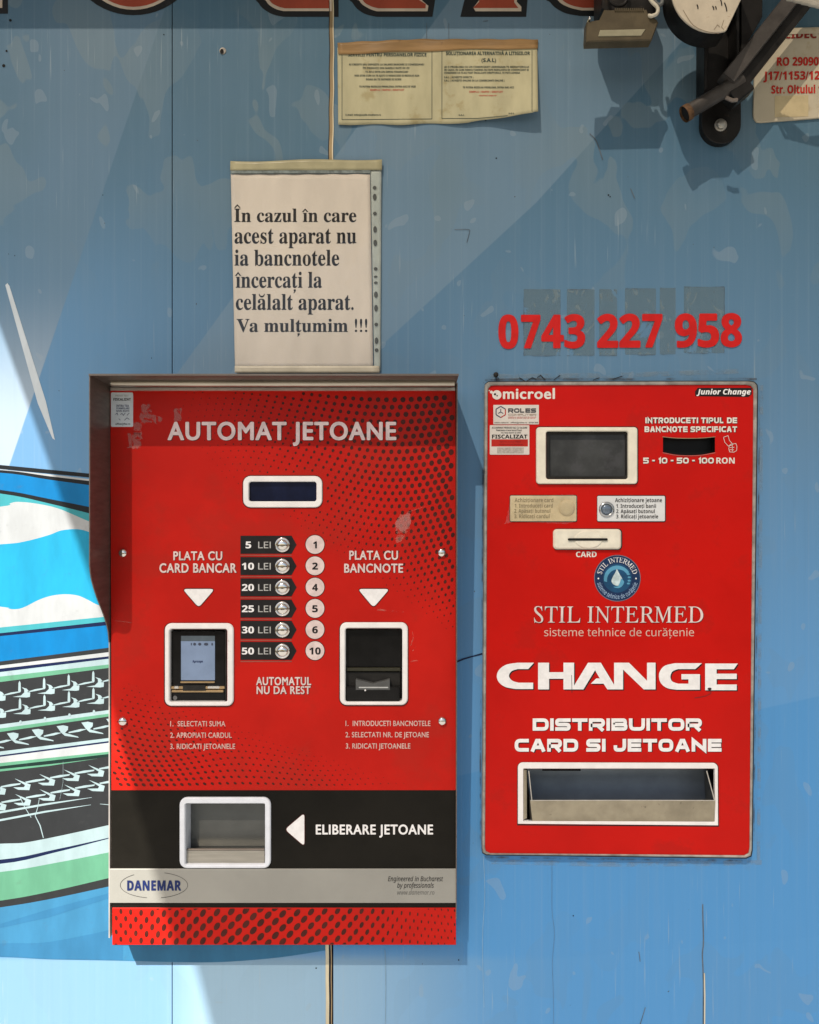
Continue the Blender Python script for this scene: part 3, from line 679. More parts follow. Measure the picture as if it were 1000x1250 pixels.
foot(ln((425, T), (425, -20), (431, 4), (444, 16), (460, 20.4)) + [(528, 20.4), (536, -30), (536, T)], ln((434, T), (434, -20), (439, 1), (450, 10), (460, 13.6)) + [(522, 13.6), (523, 7), (515, 0), (515, T)], ln((438, T), (438, -20), (443, 0), (452, 7), (462, 10)) + [(519.5, 10), (520, 5), (512, 0), (512, T)])
foot([(562, 20.4), (570, -12), (570, T), (650, T), (645, -12), (642.5, 20.4)], [(580.5, 13.6), (578, 9), (585, 0), (585, T), (628, T), (631, 2), (636.5, 8), (636.5, 13.6)], [(577.5, 9.6), (585, 2), (585, T), (625, T), (628, 3), (633, 9.6)])
foot(ln((664, T), (664, -20), (672, 3), (688, 15), (708, 19.4)) + [(752, 19.6), (752, T)], ln((673, T), (673, -20), (681, 0), (694, 8.5), (710, 12.6)) + [(752, 12.6), (752, T)], ln((677, T), (677, -20), (685, -2), (697, 6), (712, 9.4)) + [(752, 9.4), (752, T)])

# holes, cracks and glue marks of the wall
for x, y, r_ in ((12.6, 24.6, 1.7), (8, 62, 1.3), (4.5, 80, 2.0), (200, 42, 0.8), (125.5, 238, .6), (18, 312, .6), (10.5, 310, .5), (745, 240, .8), (606, 193, .9), (743, 238, 1.0), (593, 147, .8), (560, 1172, .8), (386, 1182, .9), (361, 1165, .8), (700, 1118, .8), (185, 437, .6)):
    MB().lathe(x, y, [(r_, 0.0004), (r_ * .6, 0.0005)], 10).build("screw_hole", HOLE, wall)
b = MB(); b.lathe(272, 62, [(4.2, 0.0004), (3.6, 0.0008), (2.6, 0.0005)], 16, 0); b.poly(ell(270.8, 62.5, 2.2, 3.2, 14), 0.0012, 1); b.build("screw_hole", [CAULK, HOLE], wall)
def crack(pts, th, m=GRIME, nm="crack"):
    MB().stroke(smooth(pts, 4), th, 0.0007).build(nm, m, wall)
CRK = mat("crack_line", (0.09, 0.11, 0.13), 0.8, var=.4)
crack([(858, 1104), (858.3, 1122), (859, 1150), (857.6, 1165), (858.4, 1183), (859, 1215), (858, 1300)], 1.3, CRK)
MB().stroke([(860, 1188), (860.6, 1215), (860, 1300)], 1.3, 0.0006).build("crack", CREAMJ, wall)
crack([(674, 1050), (674, 1110), (677, 1140), (674.5, 1175), (676, 1230), (675, 1300)], 0.5, mat("fine_crack", (0.10, 0.22, 0.38), .8))
crack([(590, 1045), (592, 1090), (589, 1150), (591, 1230)], 0.5, mat("fine_crack_pale", (0.24, 0.40, 0.55), .8))
crack([(470, 1160), (471, 1200), (470, 1300)], 0.7, mat("fine_crack_grey", (0.20, 0.32, 0.42), .8))
crack([(780, 1162), (781, 1168), (781.5, 1174)], 0.8, CRK); crack([(788, 1230), (784, 1243), (780, 1256)], 0.8, CRK)
crack([(720, 163), (728, 172), (736, 195)], 1.1, CRK); crack([(555, 280), (572, 280), (573, 284), (570, 296)], 0.6, CRK)
crack([(521, 28), (521, 48)], .5, CRK); crack([(548, 28), (548, 47)], .5, CRK); crack([(590, 26), (596, 25)], .8, CRK); crack([(770, 230), (775, 242)], .8, CRK)
RESI = flaky("glue_residue", (0.145, 0.200, 0.200), 26, 0.36, 0.04, rough=.45, sc=(1.2, 1, 0.8), strength=0.34, dist=0.8)
RESL = flaky("pale_glue", (0.26, 0.34, 0.36), 60, 0.57, 0.02, rough=.5, sc=(1.2, 1, 0.7), strength=0.32, dist=1.2)
for x0, x1, y0 in ((639.5, 684.5, 353), (692, 726, 353), (731.5, 753.5, 353), (763, 801, 352), (805.5, 825, 351.5), (835, 884.5, 350)):
    y1 = y0 + 81
    b = MB(); b.poly(rr(x0, y0, x1, y1, 1.2, 2), 0.0003, 0); b.poly(rr(x0 + .5, y0 + .5, x1 - .5, y1 - .5, 1.2, 2), 0.0005, 1)
    for e in ([(x0, y0), (x1, y0)], [(x0, y1), (x1, y1)]): b.stroke(smooth([e[0], ((e[0][0] + e[1][0]) / 2, e[0][1] + .5), e[1]], 5), 1.0, 0.0007, 2)
    if x0 in (639.5, 835): b.stroke([(x0 if x0 == 639.5 else x1, y0), (x0 if x0 == 639.5 else x1, y1)], .7, 0.0007, 2)
    b.build("adhesive_residue", [RESI, RESL, GRIME], wall)

# ------------------------------------------------------------------ canopy above the frame: it shades all but the lower left of the wall
def canopy_material():
    m, nt, p = newmat("smoky_canopy_sheet")
    t = nt.nodes.new("ShaderNodeBsdfTransparent"); t.inputs[0].default_value = (0.30, 0.274, 0.247, 1)
    tr = nt.nodes.new("ShaderNodeBsdfTranslucent"); tr.inputs[0].default_value = (0.42, 0.37, 0.30, 1)
    mx = nt.nodes.new("ShaderNodeMixShader"); mx.inputs[0].default_value = 0.30
    nt.links.new(t.outputs[0], mx.inputs[1]); nt.links.new(tr.outputs[0], mx.inputs[2]); nt.links.new(mx.outputs[0], nt.nodes["Material Output"].inputs[0])
    return m
can = thing("canopy", "smoky translucent sheet canopy over the two machines on a dark beam", "canopy", (0.5, -0.06, ZC + 0.73))
H = ZC + 0.80
edge = [(-0.707, 0.10), (-0.707, 0.75), (-0.75, 1.09), (-0.80, 1.45)]
b = MB(); b._add([(x, -t, H) for x, t in edge] + [(2.6, -1.45, H), (2.6, -0.10, H)], [[0, 1, 2, 3, 4, 5]]); b.build("roof_sheet", canopy_material(), can)
b = MB(); b.cuboid(-2.0, 2.6, -0.10, 0.0, ZC + 0.715, H + 0.02); b.build("beam", BLKMETAL, can)

# ------------------------------------------------------------------ token machine (wide, on the left of the pair)
F = 0.036
tm = thing("token_machine", "tall red token vending machine with steel hood and a column of price buttons", "vending machine", (XZ(345, 1154, F)[0], 0.0, XZ(345, 1154, F)[1]))
bl = [(134.6, 477), (556, 477), (556.8, 1154), (137, 1154)]
b = MB(); b.side(bl, F, 0.0005, F - 0.0008); b.poly(inset(bl, 1), 0.002); b.build("cabinet", HOODM, tm)
WL_o, WL_i = rr(201, 761, 285, 862, 8), rr(206.8, 768, 277.4, 857.4, 3)
WR_o, WR_i = rr(415, 760, 498, 861, 8), rr(421.6, 767, 491.2, 857, 3)
DS_o, DS_i = rr(296.8, 581, 393.4, 619.4, 9), rr(303.6, 588, 386.4, 612, 3)
TR_o, TR_i = rr(219, 974, 330.4, 1060.4, 9), rr(226, 981.4, 323.4, 1056, 2)
b = MB(); b.slab([(134.8, 477), (556, 477), (556.4, 964.6), (136.2, 964.6)], F - 0.0008, F, 0.0, 0, [WL_i, WR_i, DS_i])
fp = b.build("front_panel", RED, tm); sub(fp)
b = MB(); b.slab([(136.2, 964.6), (556.4, 964.6), (556.6, 1061), (136.6, 1061)], F - 0.0012, F - 0.0004, 0.0, 0, [TR_i]); b.build("payout_panel", BLACKP, tm)
b = MB(); b.slab([(137, 1108.4), (556.8, 1108.4), (556.8, 1153.6), (137, 1153.6)], F - 0.0008, F, 0.3, 0); ks = b.build("kick_strip", RED, tm); sub(ks)
b = MB(); b.slab([(136.5, 1102), (556.8, 1102), (556.8, 1109), (136.5, 1109)], F - 0.002, F - 0.001, 0.0); b.build("gap_shadow", BLACKP, tm)  # shadow in the gap under the silver band, laid in as a black strip
b = MB(); b.slab([(133.8, 1061), (557.6, 1061), (557.6, 1102.6), (133.8, 1102.6)], F - 0.0002, F + 0.0016, 0.5, 0); band_ = b.build("silver_band", SILVER, tm); sub(band_)

# printed dot pattern: rows of dots that swell and bend
b = MB(); dp = F + 0.00025
nn = 0
def put_dot(x, y, r0, st=1.0, ang=0.0):
    if r0 < 0.42: return
    ca, sa = math.cos(ang), math.sin(ang); L = []
    for i in range(9):
        t = 2 * math.pi * i / 9; u, v_ = r0 * math.cos(t), r0 * st * math.sin(t)
        L.append((x + u * ca - v_ * sa, y + u * sa + v_ * ca))
    if any(q[0] < 137 or q[0] > 555.6 or q[1] < 478.5 or q[1] > 963.6 for q in L): return
    for bx in ((296, 580, 394, 620), (414, 759, 499, 862), (200, 760, 286, 863)):
        if bx[0] - 3 < x < bx[2] + 3 and bx[1] - 3 < y < bx[3] + 3: return
    b._add([P(q[0], q[1], dp) for q in L], [list(range(9))])
for i in range(-10, 52):
    for j in range(-10, 42):
        u = 556 - i * 10.2 + (j % 2) * 5.1; v_ = 476 + j * 8.0
        x = u + 0.0022 * (560 - u) * (v_ - 474) * 0.35 + 9 * math.sin((v_ - 474) * 0.02)
        y = v_ + 16 * math.sin((560 - u) * 0.016) * min(1, (v_ - 440) / 120) - (560 - u) * 0.02
        g1 = max(0, 1 - (560 - x) / 400) ; g2 = max(0, 1 - (y - 478) / (95 + 235 * g1 ** 1.3))
        r0 = 3.3 * min(1.0, (g1 ** 1.15) * (0.30 + 0.95 * g2)) * (1 if g2 > 0 else 0)
        if g2 < 0.25: r0 *= g2 / 0.25
        put_dot(x, y, r0, 1.0 + 0.55 * (1 - g2), 0.35)
for i in range(0, 62):
    for j in range(0, 30):
        u = 132 + i * 9.4 + (j % 2) * 4.7; v_ = 968 - j * 6.8
        x = u + 0.16 * (968 - v_) * math.sin(u * 0.011)
        y = v_ + 9 * math.sin((u - 136) * 0.03) * min(1, (968 - v_) / 60) - 4
        gx = (x - 136) / 395; gy = (968 - y) / (135 * max(0.02, (1 - gx)) ** 1.25 + 14)
        if gx > 1 or gy > 1: continue
        r0 = 3.1 * (1 - gx) ** 0.6 * (1 - gy) ** 0.55
        put_dot(x, y, r0, 0.62, 0.5)
b.build("dot_pattern", DOT, fp)
b = MB()
xc = 131.0; i = 0
while xc < 560:
    u = (xc - 137) / 420
    s_ = max(0, math.sin(math.pi * min(1, max(0, (u + .10) / 1.02))))
    for j in range(-2, 5):
        y = 1101 + j * 17.0 + (i % 2) * 8.5 + 6 * math.sin(u * 6.3 + .4)
        ry = 1.8 + 3.7 * s_; rx = 1.1 + 2.3 * s_ ** 1.2
        if u > .8: rx *= .7
        a = -0.15 + 0.85 * max(0, math.sin(math.pi * min(1, max(0, u * 1.05))))
        L = []
        for q in range(14):
            t = 2 * math.pi * q / 14; p_, r_ = rx * math.cos(t), ry * math.sin(t)
            L.append((xc + p_ * math.cos(a) - r_ * math.sin(a), min(1153, max(1109.2, y + p_ * math.sin(a) + r_ * math.cos(a)))))
        if max(q[1] for q in L) - min(q[1] for q in L) < 1.0 or min(q[0] for q in L) < 137.5 or max(q[0] for q in L) > 556: continue
        b.poly(L, dp)
    xc += 4.0 + 5.0 * s_ ; i += 1
b.build("dot_pattern", DOT, ks)

# steel hood: two cheeks and a sloping top
Xc = XZ(134.4, 600, F)[0]
def cheek(Xc, sil, th, dmax=None):
    prof = []
    for px, py in sil:
        k = Xc / ((px - 500) * 0.001); prof.append((D * (1 - k), ZC + (625 - py) * 0.001 * k))
    back = [(0.004, prof[-1][1]), (0.004, prof[0][1])]
    L = prof + back; n = len(L)
    m_ = MB(); m_._add([(Xc, -d, z) for d, z in L] + [(Xc - th, -d, z) for d, z in L], [[i, (i + 1) % n, n + (i + 1) % n, n + i] for i in range(n)] + [list(range(n)), list(range(n, 2 * n))]); return m_, prof
m_, prof = cheek(Xc, [(110, 458), (110, 688)] + smooth([(110, 690), (111.5, 704), (115, 718), (120, 733), (126, 748), (130.5, 762), (132.6, 772), (133.6, 784)], 3), 0.0012)
hood = m_.build("hood", STEEL, tm); sub(hood)
dF = prof[0][0]; zF = prof[0][1]; zB = XZ(300, 477, F)[1]; xl = Xc - 0.0012; xr = XZ(556.4, 500, F)[0]
b = MB()
b.box3([(xl, -0.004, zB + .004), (xr, -0.004, zB + .004), (xr, -dF, zF), (xl, -dF, zF), (xl, -0.004, zB + .0055), (xr, -0.004, zB + .0055), (xr, -dF, zF + .0015), (xl, -dF, zF + .0015)])
b.cuboid(xl, xr, -dF - .001, -dF, zF - .0006, zF + .0015)
b.build("hood_roof", STEEL, hood)
b = MB(); b.tube((Xc + .012, -F - .026, zB + .0046), (xr - .003, -F - .026, zB + .0046), [(0.0042 * math.cos(2 * math.pi * i / 16), 0.0042 * math.sin(2 * math.pi * i / 16)) for i in range(16)], (0, 1, 0), 0, True, True)
b.build("roller_bar", mat("satin_steel", (0.46, 0.42, 0.35), .32, .9, var=.12, sc=(.3, 1, 4)), hood)
b = MB(); b.cuboid(Xc + .002, xr - .001, -F - .004, -F - .0002, zB - .0002, zB + .0032); b.build("edge_lip", mat("bright_lip", (0.70, 0.66, 0.60), .3, .6), hood)
b = MB(); b.box3([(xr, -.004, zB - .62), (xr + .001, -.004, zB - .62), (xr + .001, -F - .0015, zB - .62), (xr, -F - .0015, zB - .62), (xr, -.004, zB + .005), (xr + .001, -.004, zB + .005), (xr + .001, -F - .022, zB + .006), (xr, -F - .022, zB + .006)]); b.build("hood_cheek", STEEL, hood)
b = MB(); b.box3([(xl - .0002, -.004, ZC - .5), (xl + .0011, -.004, ZC - .5), (xl + .0011, -F - .0008, ZC - .5), (xl - .0002, -F - .0008, ZC - .5), (xl - .0002, -.004, ZC - .14), (xl + .0011, -.004, ZC - .14), (xl + .0011, -F - .0008, ZC - .14), (xl - .0002, -F - .0008, ZC - .14)]); b.build("edge_trim", mat("light_edge", (.5, .47, .44), .4, .4), tm)

# screws on the face
for x, y in ((150.4, 675), (539.4, 674.6), (150.4, 880.4), (540, 880)):
    MB().lathe(x, y, [(5.3, F), (5.2, F + .0012), (4.6, F + .0028), (3.2, F + .0038), (1.2, F + .0042)], 20).build("screw", CHROME, tm)

# display
def outline(loop, d, par, c=.9):
    b = MB(); b.poly(inset(loop, -c), d, 0, [inset(loop, .6)]); b.build("outline", DOT if par is fp else INK, par)
for L in (DS_o, WL_o, WR_o): outline(L, F + .0002, fp)
b = MB(); b.bezel(DS_o, DS_i, F, F + .0022, .8, F - .003); dspf = b.build("display", WHITE_PAINT, tm); sub(dspf)
b = MB(); b.poly(inset(DS_i, -1.5), F - .0028); b.build("screen", SCREEN, dspf)

# price rows: arrow plate with amount, push button, printed token count
rows = [665, 691, 717, 743, 768.8, 794.6]
for yc, amt, n_ in zip(rows, ("5", "10", "20", "25", "30", "50"), ("1", "2", "4", "5", "6", "10")):
    b = MB(); b.poly([(293.6, yc - 11), (356, yc - 11), (362.2, yc), (356, yc + 11), (293.6, yc + 11)], F + .0003)
    ar = b.build("price_plate", INK, tm); sub(ar)
    b = MB(); b.poly([(293.6, yc + 12.2), (356, yc + 12.2), (356.4, yc + 13.6), (293.6, yc + 13.6)], F + .0003)
    b.build("divider_line", mat("dusty_red_line", (.30, .07, .05), .5), ar)
    x0 = 300 if len(amt) == 1 else 295.4
    lettering(amt, (x0, yc - 4, 306.6 if len(amt) == 1 else 310, yc + 4.2), F + .0006, WHITEI, ar, 'sansb', bold=.012, ref='0')
    lettering("LEI", (315.2, yc - 3.8, 330.6, yc + 4.2), F + .0006, GREYI, ar, 'plain')
    pb = MB(); pb.lathe(345, yc, [(9.0, F), (8.9, F + .0016), (8.2, F + .0026), (7.0, F + .0026), (6.6, F + .0014), (6.4, F + .0022)], 32)
    btn = pb.build("push_button", CHROME, tm); sub(btn)
    MB().lathe(345, yc, [(6.3, F + .0015), (6.2, F + .003), (5.4, F + .0042), (3.8, F + .0050), (1.8, F + .0053)], 28).build("button_cap", CHROME, btn)
    b = MB(); b.poly(ell(384.6, yc - .3, 12.2, n=36), F + .0003, 1); b.poly(ell(384.6, yc - .3, 11.4, n=36), F + .0005, 0)
    ct = b.build("token_count", [PINKW, DOT], tm); sub(ct)
    wdt = 4.2 if n_ == "1" else 6.6
    lettering(n_, (384.6 - (wdt / 2 if len(n_) == 1 else 6.8), yc - 4.2, 384.6 + (wdt / 2 if len(n_) == 1 else 6.8), yc + 4.2), F + .0008, INK, ct, 'sansb', bold=.012, ref='0')

# printed words of the face
PL = F + .0005
def shadowed(s, box, d, m, par, sty='sansb', bold=0.0, off=.7, **k):
    lettering(s, (box[0] + off, box[1] + off * .9, box[2] + off, box[3] + off * .9), d - .00015, DOT, par, sty, bold, name='letter_shadow', **k)
    lettering(s, box, d, m, par, sty, bold, **k)
shadowed("AUTOMAT JETOANE", (205.5, 515.6, 483, 536.6), PL, mat("faded_white_ink", (.86, .68, .65), .5, var=.12, vs_=90), fp, 'plain', .034)
for s, bx in (("PLATA CU", (212, 673.4, 271, 683.6)), ("CARD BANCAR", (195, 688, 288.4, 698.8)), ("PLATA CU", (426.8, 672.6, 485.6, 683)), ("BANCNOTE", (420.6, 688.4, 491.8, 698.8)),
              ("AUTOMATUL", (313, 826.8, 379.6, 836.2)), ("NU DA REST", (313.6, 838, 378.8, 847))):
    shadowed(s, bx, PL, PINKW, fp, 'plain', .032, off=.5)
for s, bx in (("1.  SELECTATI SUMA", (208, 880.4, 275, 886.6)), ("2. APROPIATI CARDUL", (208, 894.4, 282.8, 900.6)), ("3. RIDICATI JETOANELE", (208, 908, 287, 914.2)),
              ("1.  INTRODUCETI BANCNOTELE", (422, 880, 525.4, 886.2)), ("2. SELECTATI NR. DE JETOANE", (422, 893.8, 523.6, 900)), ("3. RIDICATI JETOANELE", (422.4, 907.6, 501, 913.8))):
    lettering(s, bx, PL, mat("pink_ink", (.62, .40, .35), .5), fp, 'plain', .022)
shadow_ink = INK
lettering("ELIBERARE JETOANE", (386, 1007, 528.4, 1018.4), F + .0003, WHITEI, tm, 'plain', .030)
def tri(pts, m, par, d):
    b = MB()
    def rounded(P3, r_):
        L = []
        for i in range(3):
            a, q, c = Vector(P3[i - 1]), Vector(P3[i]), Vector(P3[(i + 1) % 3]); u = (a - q).normalized(); w_ = (c - q).normalized()
            for t in (0, .25, .5, .75, 1): L.append(tuple((q + u * r_) * (1 - t) ** 2 + q * 2 * t * (1 - t) + (q + w_ * r_) * t * t))
        return L
    L = rounded(pts, 5); b.poly(inset(L, -.9), d, 1); b.poly(L, d + .0002, 0); b.build("arrow_mark", [m, DOT], par)
tri([(223, 719), (262, 719), (242.6, 741.6)], WHITEI, fp, PL); tri([(437, 719), (475.6, 719), (456, 741.6)], WHITEI, fp, PL)
tri([(348, 1012.6), (371.6, 992.6), (371.6, 1033)], WHITEI, tm, F + .0002)

# card reader window
b = MB(); b.bezel(WL_o, WL_i, F, F + .003, 1.1, F - .016); wl = b.build("reader_window", WHITE_PAINT, tm); sub(wl)
b = MB(); b.poly(inset(WL_i, -1), F - .0158); b.build("recess", DARKIN, wl)
b = MB(); b.slab(rr(207.4, 770.4, 275, 855, 2, 3), F - .015, F - .004, .8); rd = b.build("card_reader", BLACKG, tm); sub(rd)
b = MB(); b.slab(rr(274.6, 769, 276.8, 856, .6, 2), F - .015, F - .0015, .3); b.build("side_rail", BLACKM, rd)
b = MB(); b.poly(rr(221, 776.2, 262.4, 830.4, .6, 2), F - .0036, 0); b.poly([(221, 776.2), (262.4, 776.2), (262.4, 782.6), (221, 782.6)], F - .0034, 1)
b.build("screen", [LCDLIT, mat("lcd_top_bar", (.085, .11, .13), .3)], rd)
b = MB()
for x, w_ in ((233.6, 1.2), (237.6, 3.6), (243.8, 4), (251.6, 5.4), (259, 2)): b.poly(ell(x, 786.4, w_ / 2, 1.7, 12), F - .0033)
lettering("Aproape", (235, 806, 247.6, 808.8), F - .0033, NAVY, rd, 'sansb'); b.build("status_icon", mat("lcd_ink", (.05, .06, .09), .4), rd)
b = MB(); b.slab(rr(220, 832, 262, 834, .5, 2), F - .005, F - .0025, .3); b.build("screen_ledge", GOLD, rd)
b = MB(); b.slab(rr(208, 838, 274.5, 841.2, 1.4, 3), F - .006, F - .001, .5); b.slab(rr(209, 842.4, 273, 845.4, 1.4, 3), F - .006, F - .0018, .5); b.build("card_slot", GOLD, rd)
b = MB(); b.slab(rr(223, 837, 251, 843.4, .5, 2), F - .004, F - .0006, .4); b.build("slot_cover", BLACKM, rd)
for q in ((253, 837.6, 268, 840.8), (212.4, 837.4, 218, 841)): MB().slab(rr(*q, 1.4, 3), F - .004, F - .0003, .4).build("slot_guide", CHROME, rd)
MB().lathe(213.8, 852, [(2.6, F - .004), (2.4, F - .0035), (1.8, F - .0038)], 16).build("sensor_ring", mat("grey_ring", (.16, .16, .16), .4), rd)

# banknote window
b = MB(); b.bezel(WR_o, WR_i, F, F + .003, 1.1, F - .016); wr = b.build("banknote_window", WHITE_PAINT, tm); sub(wr)
b = MB(); b.poly(inset(WR_i, -1), F - .0158); b.build("recess", DARKIN, wr)
b = MB(); b.slab(rr(422.4, 768, 490, 814.6, .8, 2), F - .015, F - .006, .8); bv = b.build("banknote_acceptor", BLACKG, tm); sub(bv)
b = MB(); b.slab(rr(422.6, 815.4, 489, 819.6, .8, 2), F - .015, F - .003, .6); b.build("acceptor_ridge", mat("dark_olive_plastic", (.035, .034, .022), .35), bv)
b = MB(); b.slab(rr(422.2, 820.4, 488.4, 837.6, .6, 2), F - .015, F - .006, .5); b.build("acceptor_face", BLACKM, bv)
b = MB(); b.slab(rr(421.6, 838.4, 488, 857, 1.6, 3), F - .015, F + .0005, 1.6); b.build("acceptor_tray", BLACKG, bv)
b = MB(); b.slab([(434.4, 829.4), (456, 834.6), (476, 829.4), (476, 842.4), (434.4, 842.4)], F - .006, F + .0012, .3); b.build("note_guide", mat("grey_guide", (.085, .087, .085), .35), bv)
b = MB(); b.slab(rr(438, 838.6, 474, 840.2, .6, 2), F, F + .0018, .2); b.build("guide_edge", mat("pale_edge", (.42, .43, .42), .3), bv)
MB().lathe(446, 842.6, [(1.2, F + .0008), (.8, F + .002)], 10).build("guide_lamp", WHITE_PAINT, bv)

# token tray
b = MB(); b.bezel(TR_o, TR_i, F - .0004, F + .003, 1.2, F - .021); tw = b.build("payout_window", mat("blue_white_plastic", (.72, .75, .80), .35, var=.05), tm); sub(tw)
b = MB(); b.poly(inset(TR_i, -1), F - .0208); b.build("recess", GREYIN, tw)
b = MB(); b.box3([P(226.6, 1035, F - .018), P(323, 1035, F - .018), P(323, 1037, F - .004), P(226.6, 1037, F - .004), P(226.6, 1055.6, F - .018), P(323, 1055.6, F - .018), P(323, 1055.6, F - .002), P(226.6, 1055.6, F - .002)])
b.build("tray_flap", mat("flap_steel", (.42, .40, .35), .35, .6, var=.1, sc=(.3, 1, 5)), tw)
b = MB(); b.tube(P(227, 1037, F - .004), P(323, 1037, F - .004), [(.0012 * math.cos(2 * math.pi * i / 10), .0012 * math.sin(2 * math.pi * i / 10)) for i in range(10)], (0, 1, 0), 0, True, True); b.build("flap_edge", STEEL, tw)

# silver band words
BD = F + .0019
b = MB(); L = ell(188, 1080.6, 41.4, 16, 60); L2 = inset(L, .45)
for i in range(60):
    a = 6 * i
    if (75 < a < 100) or (232 < a < 288) : continue
    j = (i + 1) % 60; b._add([P(*L[i], BD), P(*L[j], BD), P(*L2[j], BD), P(*L2[i], BD)], [[0, 1, 2, 3]])
b.build("oval_outline", INK, band_)
lettering("DANEMAR", (155.6, 1075.2, 220.8, 1087), BD, NAVY, band_, 'sansb', bold=.03)
lettering("Engineered in Bucharest", (473.8, 1070, 541, 1075.8), BD, INK, band_, 'sansi', bold=.004); lettering("by professionals", (485, 1077.6, 529.6, 1083.8), BD, INK, band_, 'sansi', ref='h', bold=.004); lettering("www.danemar.ro", (485, 1086.6, 530.4, 1092.2), BD, mat("grey_text", (.13, .13, .12), .5), band_, 'sansi', ref='d')

# service sticker in the top corner
b = MB(); b.slab(rr(135.4, 479, 162.4, 521, 1.5, 3), F + .0001, F + .0005, .1); ss = b.build("service_sticker", STICKB, tm, "pale fiscal sticker in the top corner"); sub(ss)
TX = F + .0007
lettering("PRIVAT TEST", (141, 482, 157, 484), TX, GREYI, ss, 'sansb'); lettering("FISCALIZAT", (138.6, 486, 159.6, 489), TX, INK, ss, 'sansb', bold=.01)
lettering("INTRA TEA", (142, 494, 157.4, 496.6), TX, NAVY, ss, 'sansb'); lettering("STAMPILARE", (142, 497.4, 158, 499.6), TX, NAVY, ss, 'sansb'); lettering("NIVEL BUSTE", (142, 500.6, 158, 502.6), TX, NAVY, ss, 'sansb')
b = MB()
for q in ([(141, 506), (143, 504), (144, 507)], [(147, 506), (149, 504.6), (150.6, 507), (153, 504)], [(155, 507), (158, 504)], [(145, 511), (147, 513)], [(152, 513), (155, 510), (158, 512)]): b.stroke(q, .6, TX)
b.build("scribble", NAVY, ss); lettering("office@fisc.ro", (141, 516.2, 159, 518.6), TX, INK, ss, 'sansb', ref='f')

# worn marks on the red face
SCUF = flaky("pale_scuff", (.52, .22, .20), 110, .53, .03, edge=True, sc=(1, 1, .8), strength=.42, dist=1.2)
SCUF2 = flaky("pale_scuff_faint", (.60, .28, .22), 70, .50, .10, edge=True, sc=(.7, 1, 1.6), strength=.25, dist=.8)
for L in ([(163, 488), (182, 488), (186, 506), (206, 512), (206, 522), (180, 522), (163, 508)], [(152, 522), (168, 524), (178, 540), (172, 554), (158, 552), (150, 536)], [(212, 494), (224, 494), (222, 518), (210, 518)],
          [(160, 512), (174, 514), (176, 532), (164, 534)]):
    MB().poly(L, F + .0004).build("scuff", SCUF, fp)
for L in ([(478, 646), (490, 626), (507, 618), (506, 634), (496, 652), (482, 672)], [(478, 640), (506, 620), (504, 636), (492, 652), (482, 654)]):
    MB().poly(L, F + .0004 + (0 if L[0][1] == 646 else .0001)).build("scuff", SCUF2 if L[0][1] == 646 else SCUF, fp)
for pts, th in (([(452, 743), (478, 746), (501, 748)], 2.2), ([(503, 766), (505, 778), (500, 792)], 1.2), ([(500, 799), (506, 792), (512, 786)], 1.2), ([(499, 808), (508, 806), (513, 807)], 1.4), ([(136, 757), (150, 758.6), (166, 761)], .8), ([(490, 628), (510, 621), (526, 616)], .6)):
    MB().stroke(pts, th, F + .0005).build("scratch", SCUF2, fp)

# ------------------------------------------------------------------ change machine
G_ = 0.011
cm = thing("change_machine", "smaller red change and card dispenser with worn metal edge and cream display frame", "vending machine", (XZ(757, 1046, G_)[0], 0.0, XZ(757, 1046, G_)[1]))
oc = [(592, 474), (592.6, 469), (596, 466.4), (600, 466), (915, 465.4), (921, 466.4), (924.4, 470), (925, 477), (918.4, 1038), (917, 1045), (911, 1047.6), (594, 1043.6), (589.4, 1041), (588.6, 1036)]
ic = [(597, 479), (597.6, 474.6), (600, 472), (604, 471.4), (911, 470.6), (916.4, 471.6), (919, 474.6), (919.4, 480), (914.6, 1035), (913.6, 1041), (909, 1043.6), (599, 1041), (594.4, 1038.8), (593.6, 1034)]
ic = inset(ic, -1.3)
b = MB(); b.poly(inset(oc, -.7), 0.0009, 0, [inset(oc, 3)]); b.build("sealing_gap", INK, cm)
b = MB(); b.bezel(oc, ic, 0.0, G_, 1.0, G_ - .004); b.build("metal_edge", CAULK, cm)
SD_o, SD_i = rr(655, 521.4, 778.6, 590.6, 4), rr(666.8, 526.4, 767.2, 585, 3)
SL = smooth([(809.4, 533.6), (825, 535), (841, 535.3), (857, 535), (873, 533.6)], 4) + smooth([(873, 552), (857, 555), (841, 555.8), (825, 555), (809.4, 552)], 4)
TY_i = rr(639, 938.4, 873, 1003.4, 1)
f = .0022
b = MB(); b.poly(inset(ic, -.6), G_ - f, 0, [SL, TY_i, SD_i]); cf = b.build("front_panel", RED2, cm); sub(cf)
GF = G_ - f
b = MB(); b.cuboid(*sorted((XZ(640, 0)[0], XZ(880, 0)[0])), -.0085, .055, XZ(0, 1015)[1], XZ(0, 500)[1]); b = MB()
x0, z1 = XZ(641, 501); x1, z0 = XZ(879, 1014)
b._add([(x0, -GF + .0004, z0), (x1, -GF + .0004, z0), (x1, .055, z0), (x0, .055, z0), (x0, -GF + .0004, z1), (x1, -GF + .0004, z1), (x1, .055, z1), (x0, .055, z1)], [[0, 3, 2, 1], [4, 5, 6, 7], [0, 4, 7, 3], [1, 2, 6, 5], [3, 7, 6, 2]]); b.build("housing", DARKIN, cm)
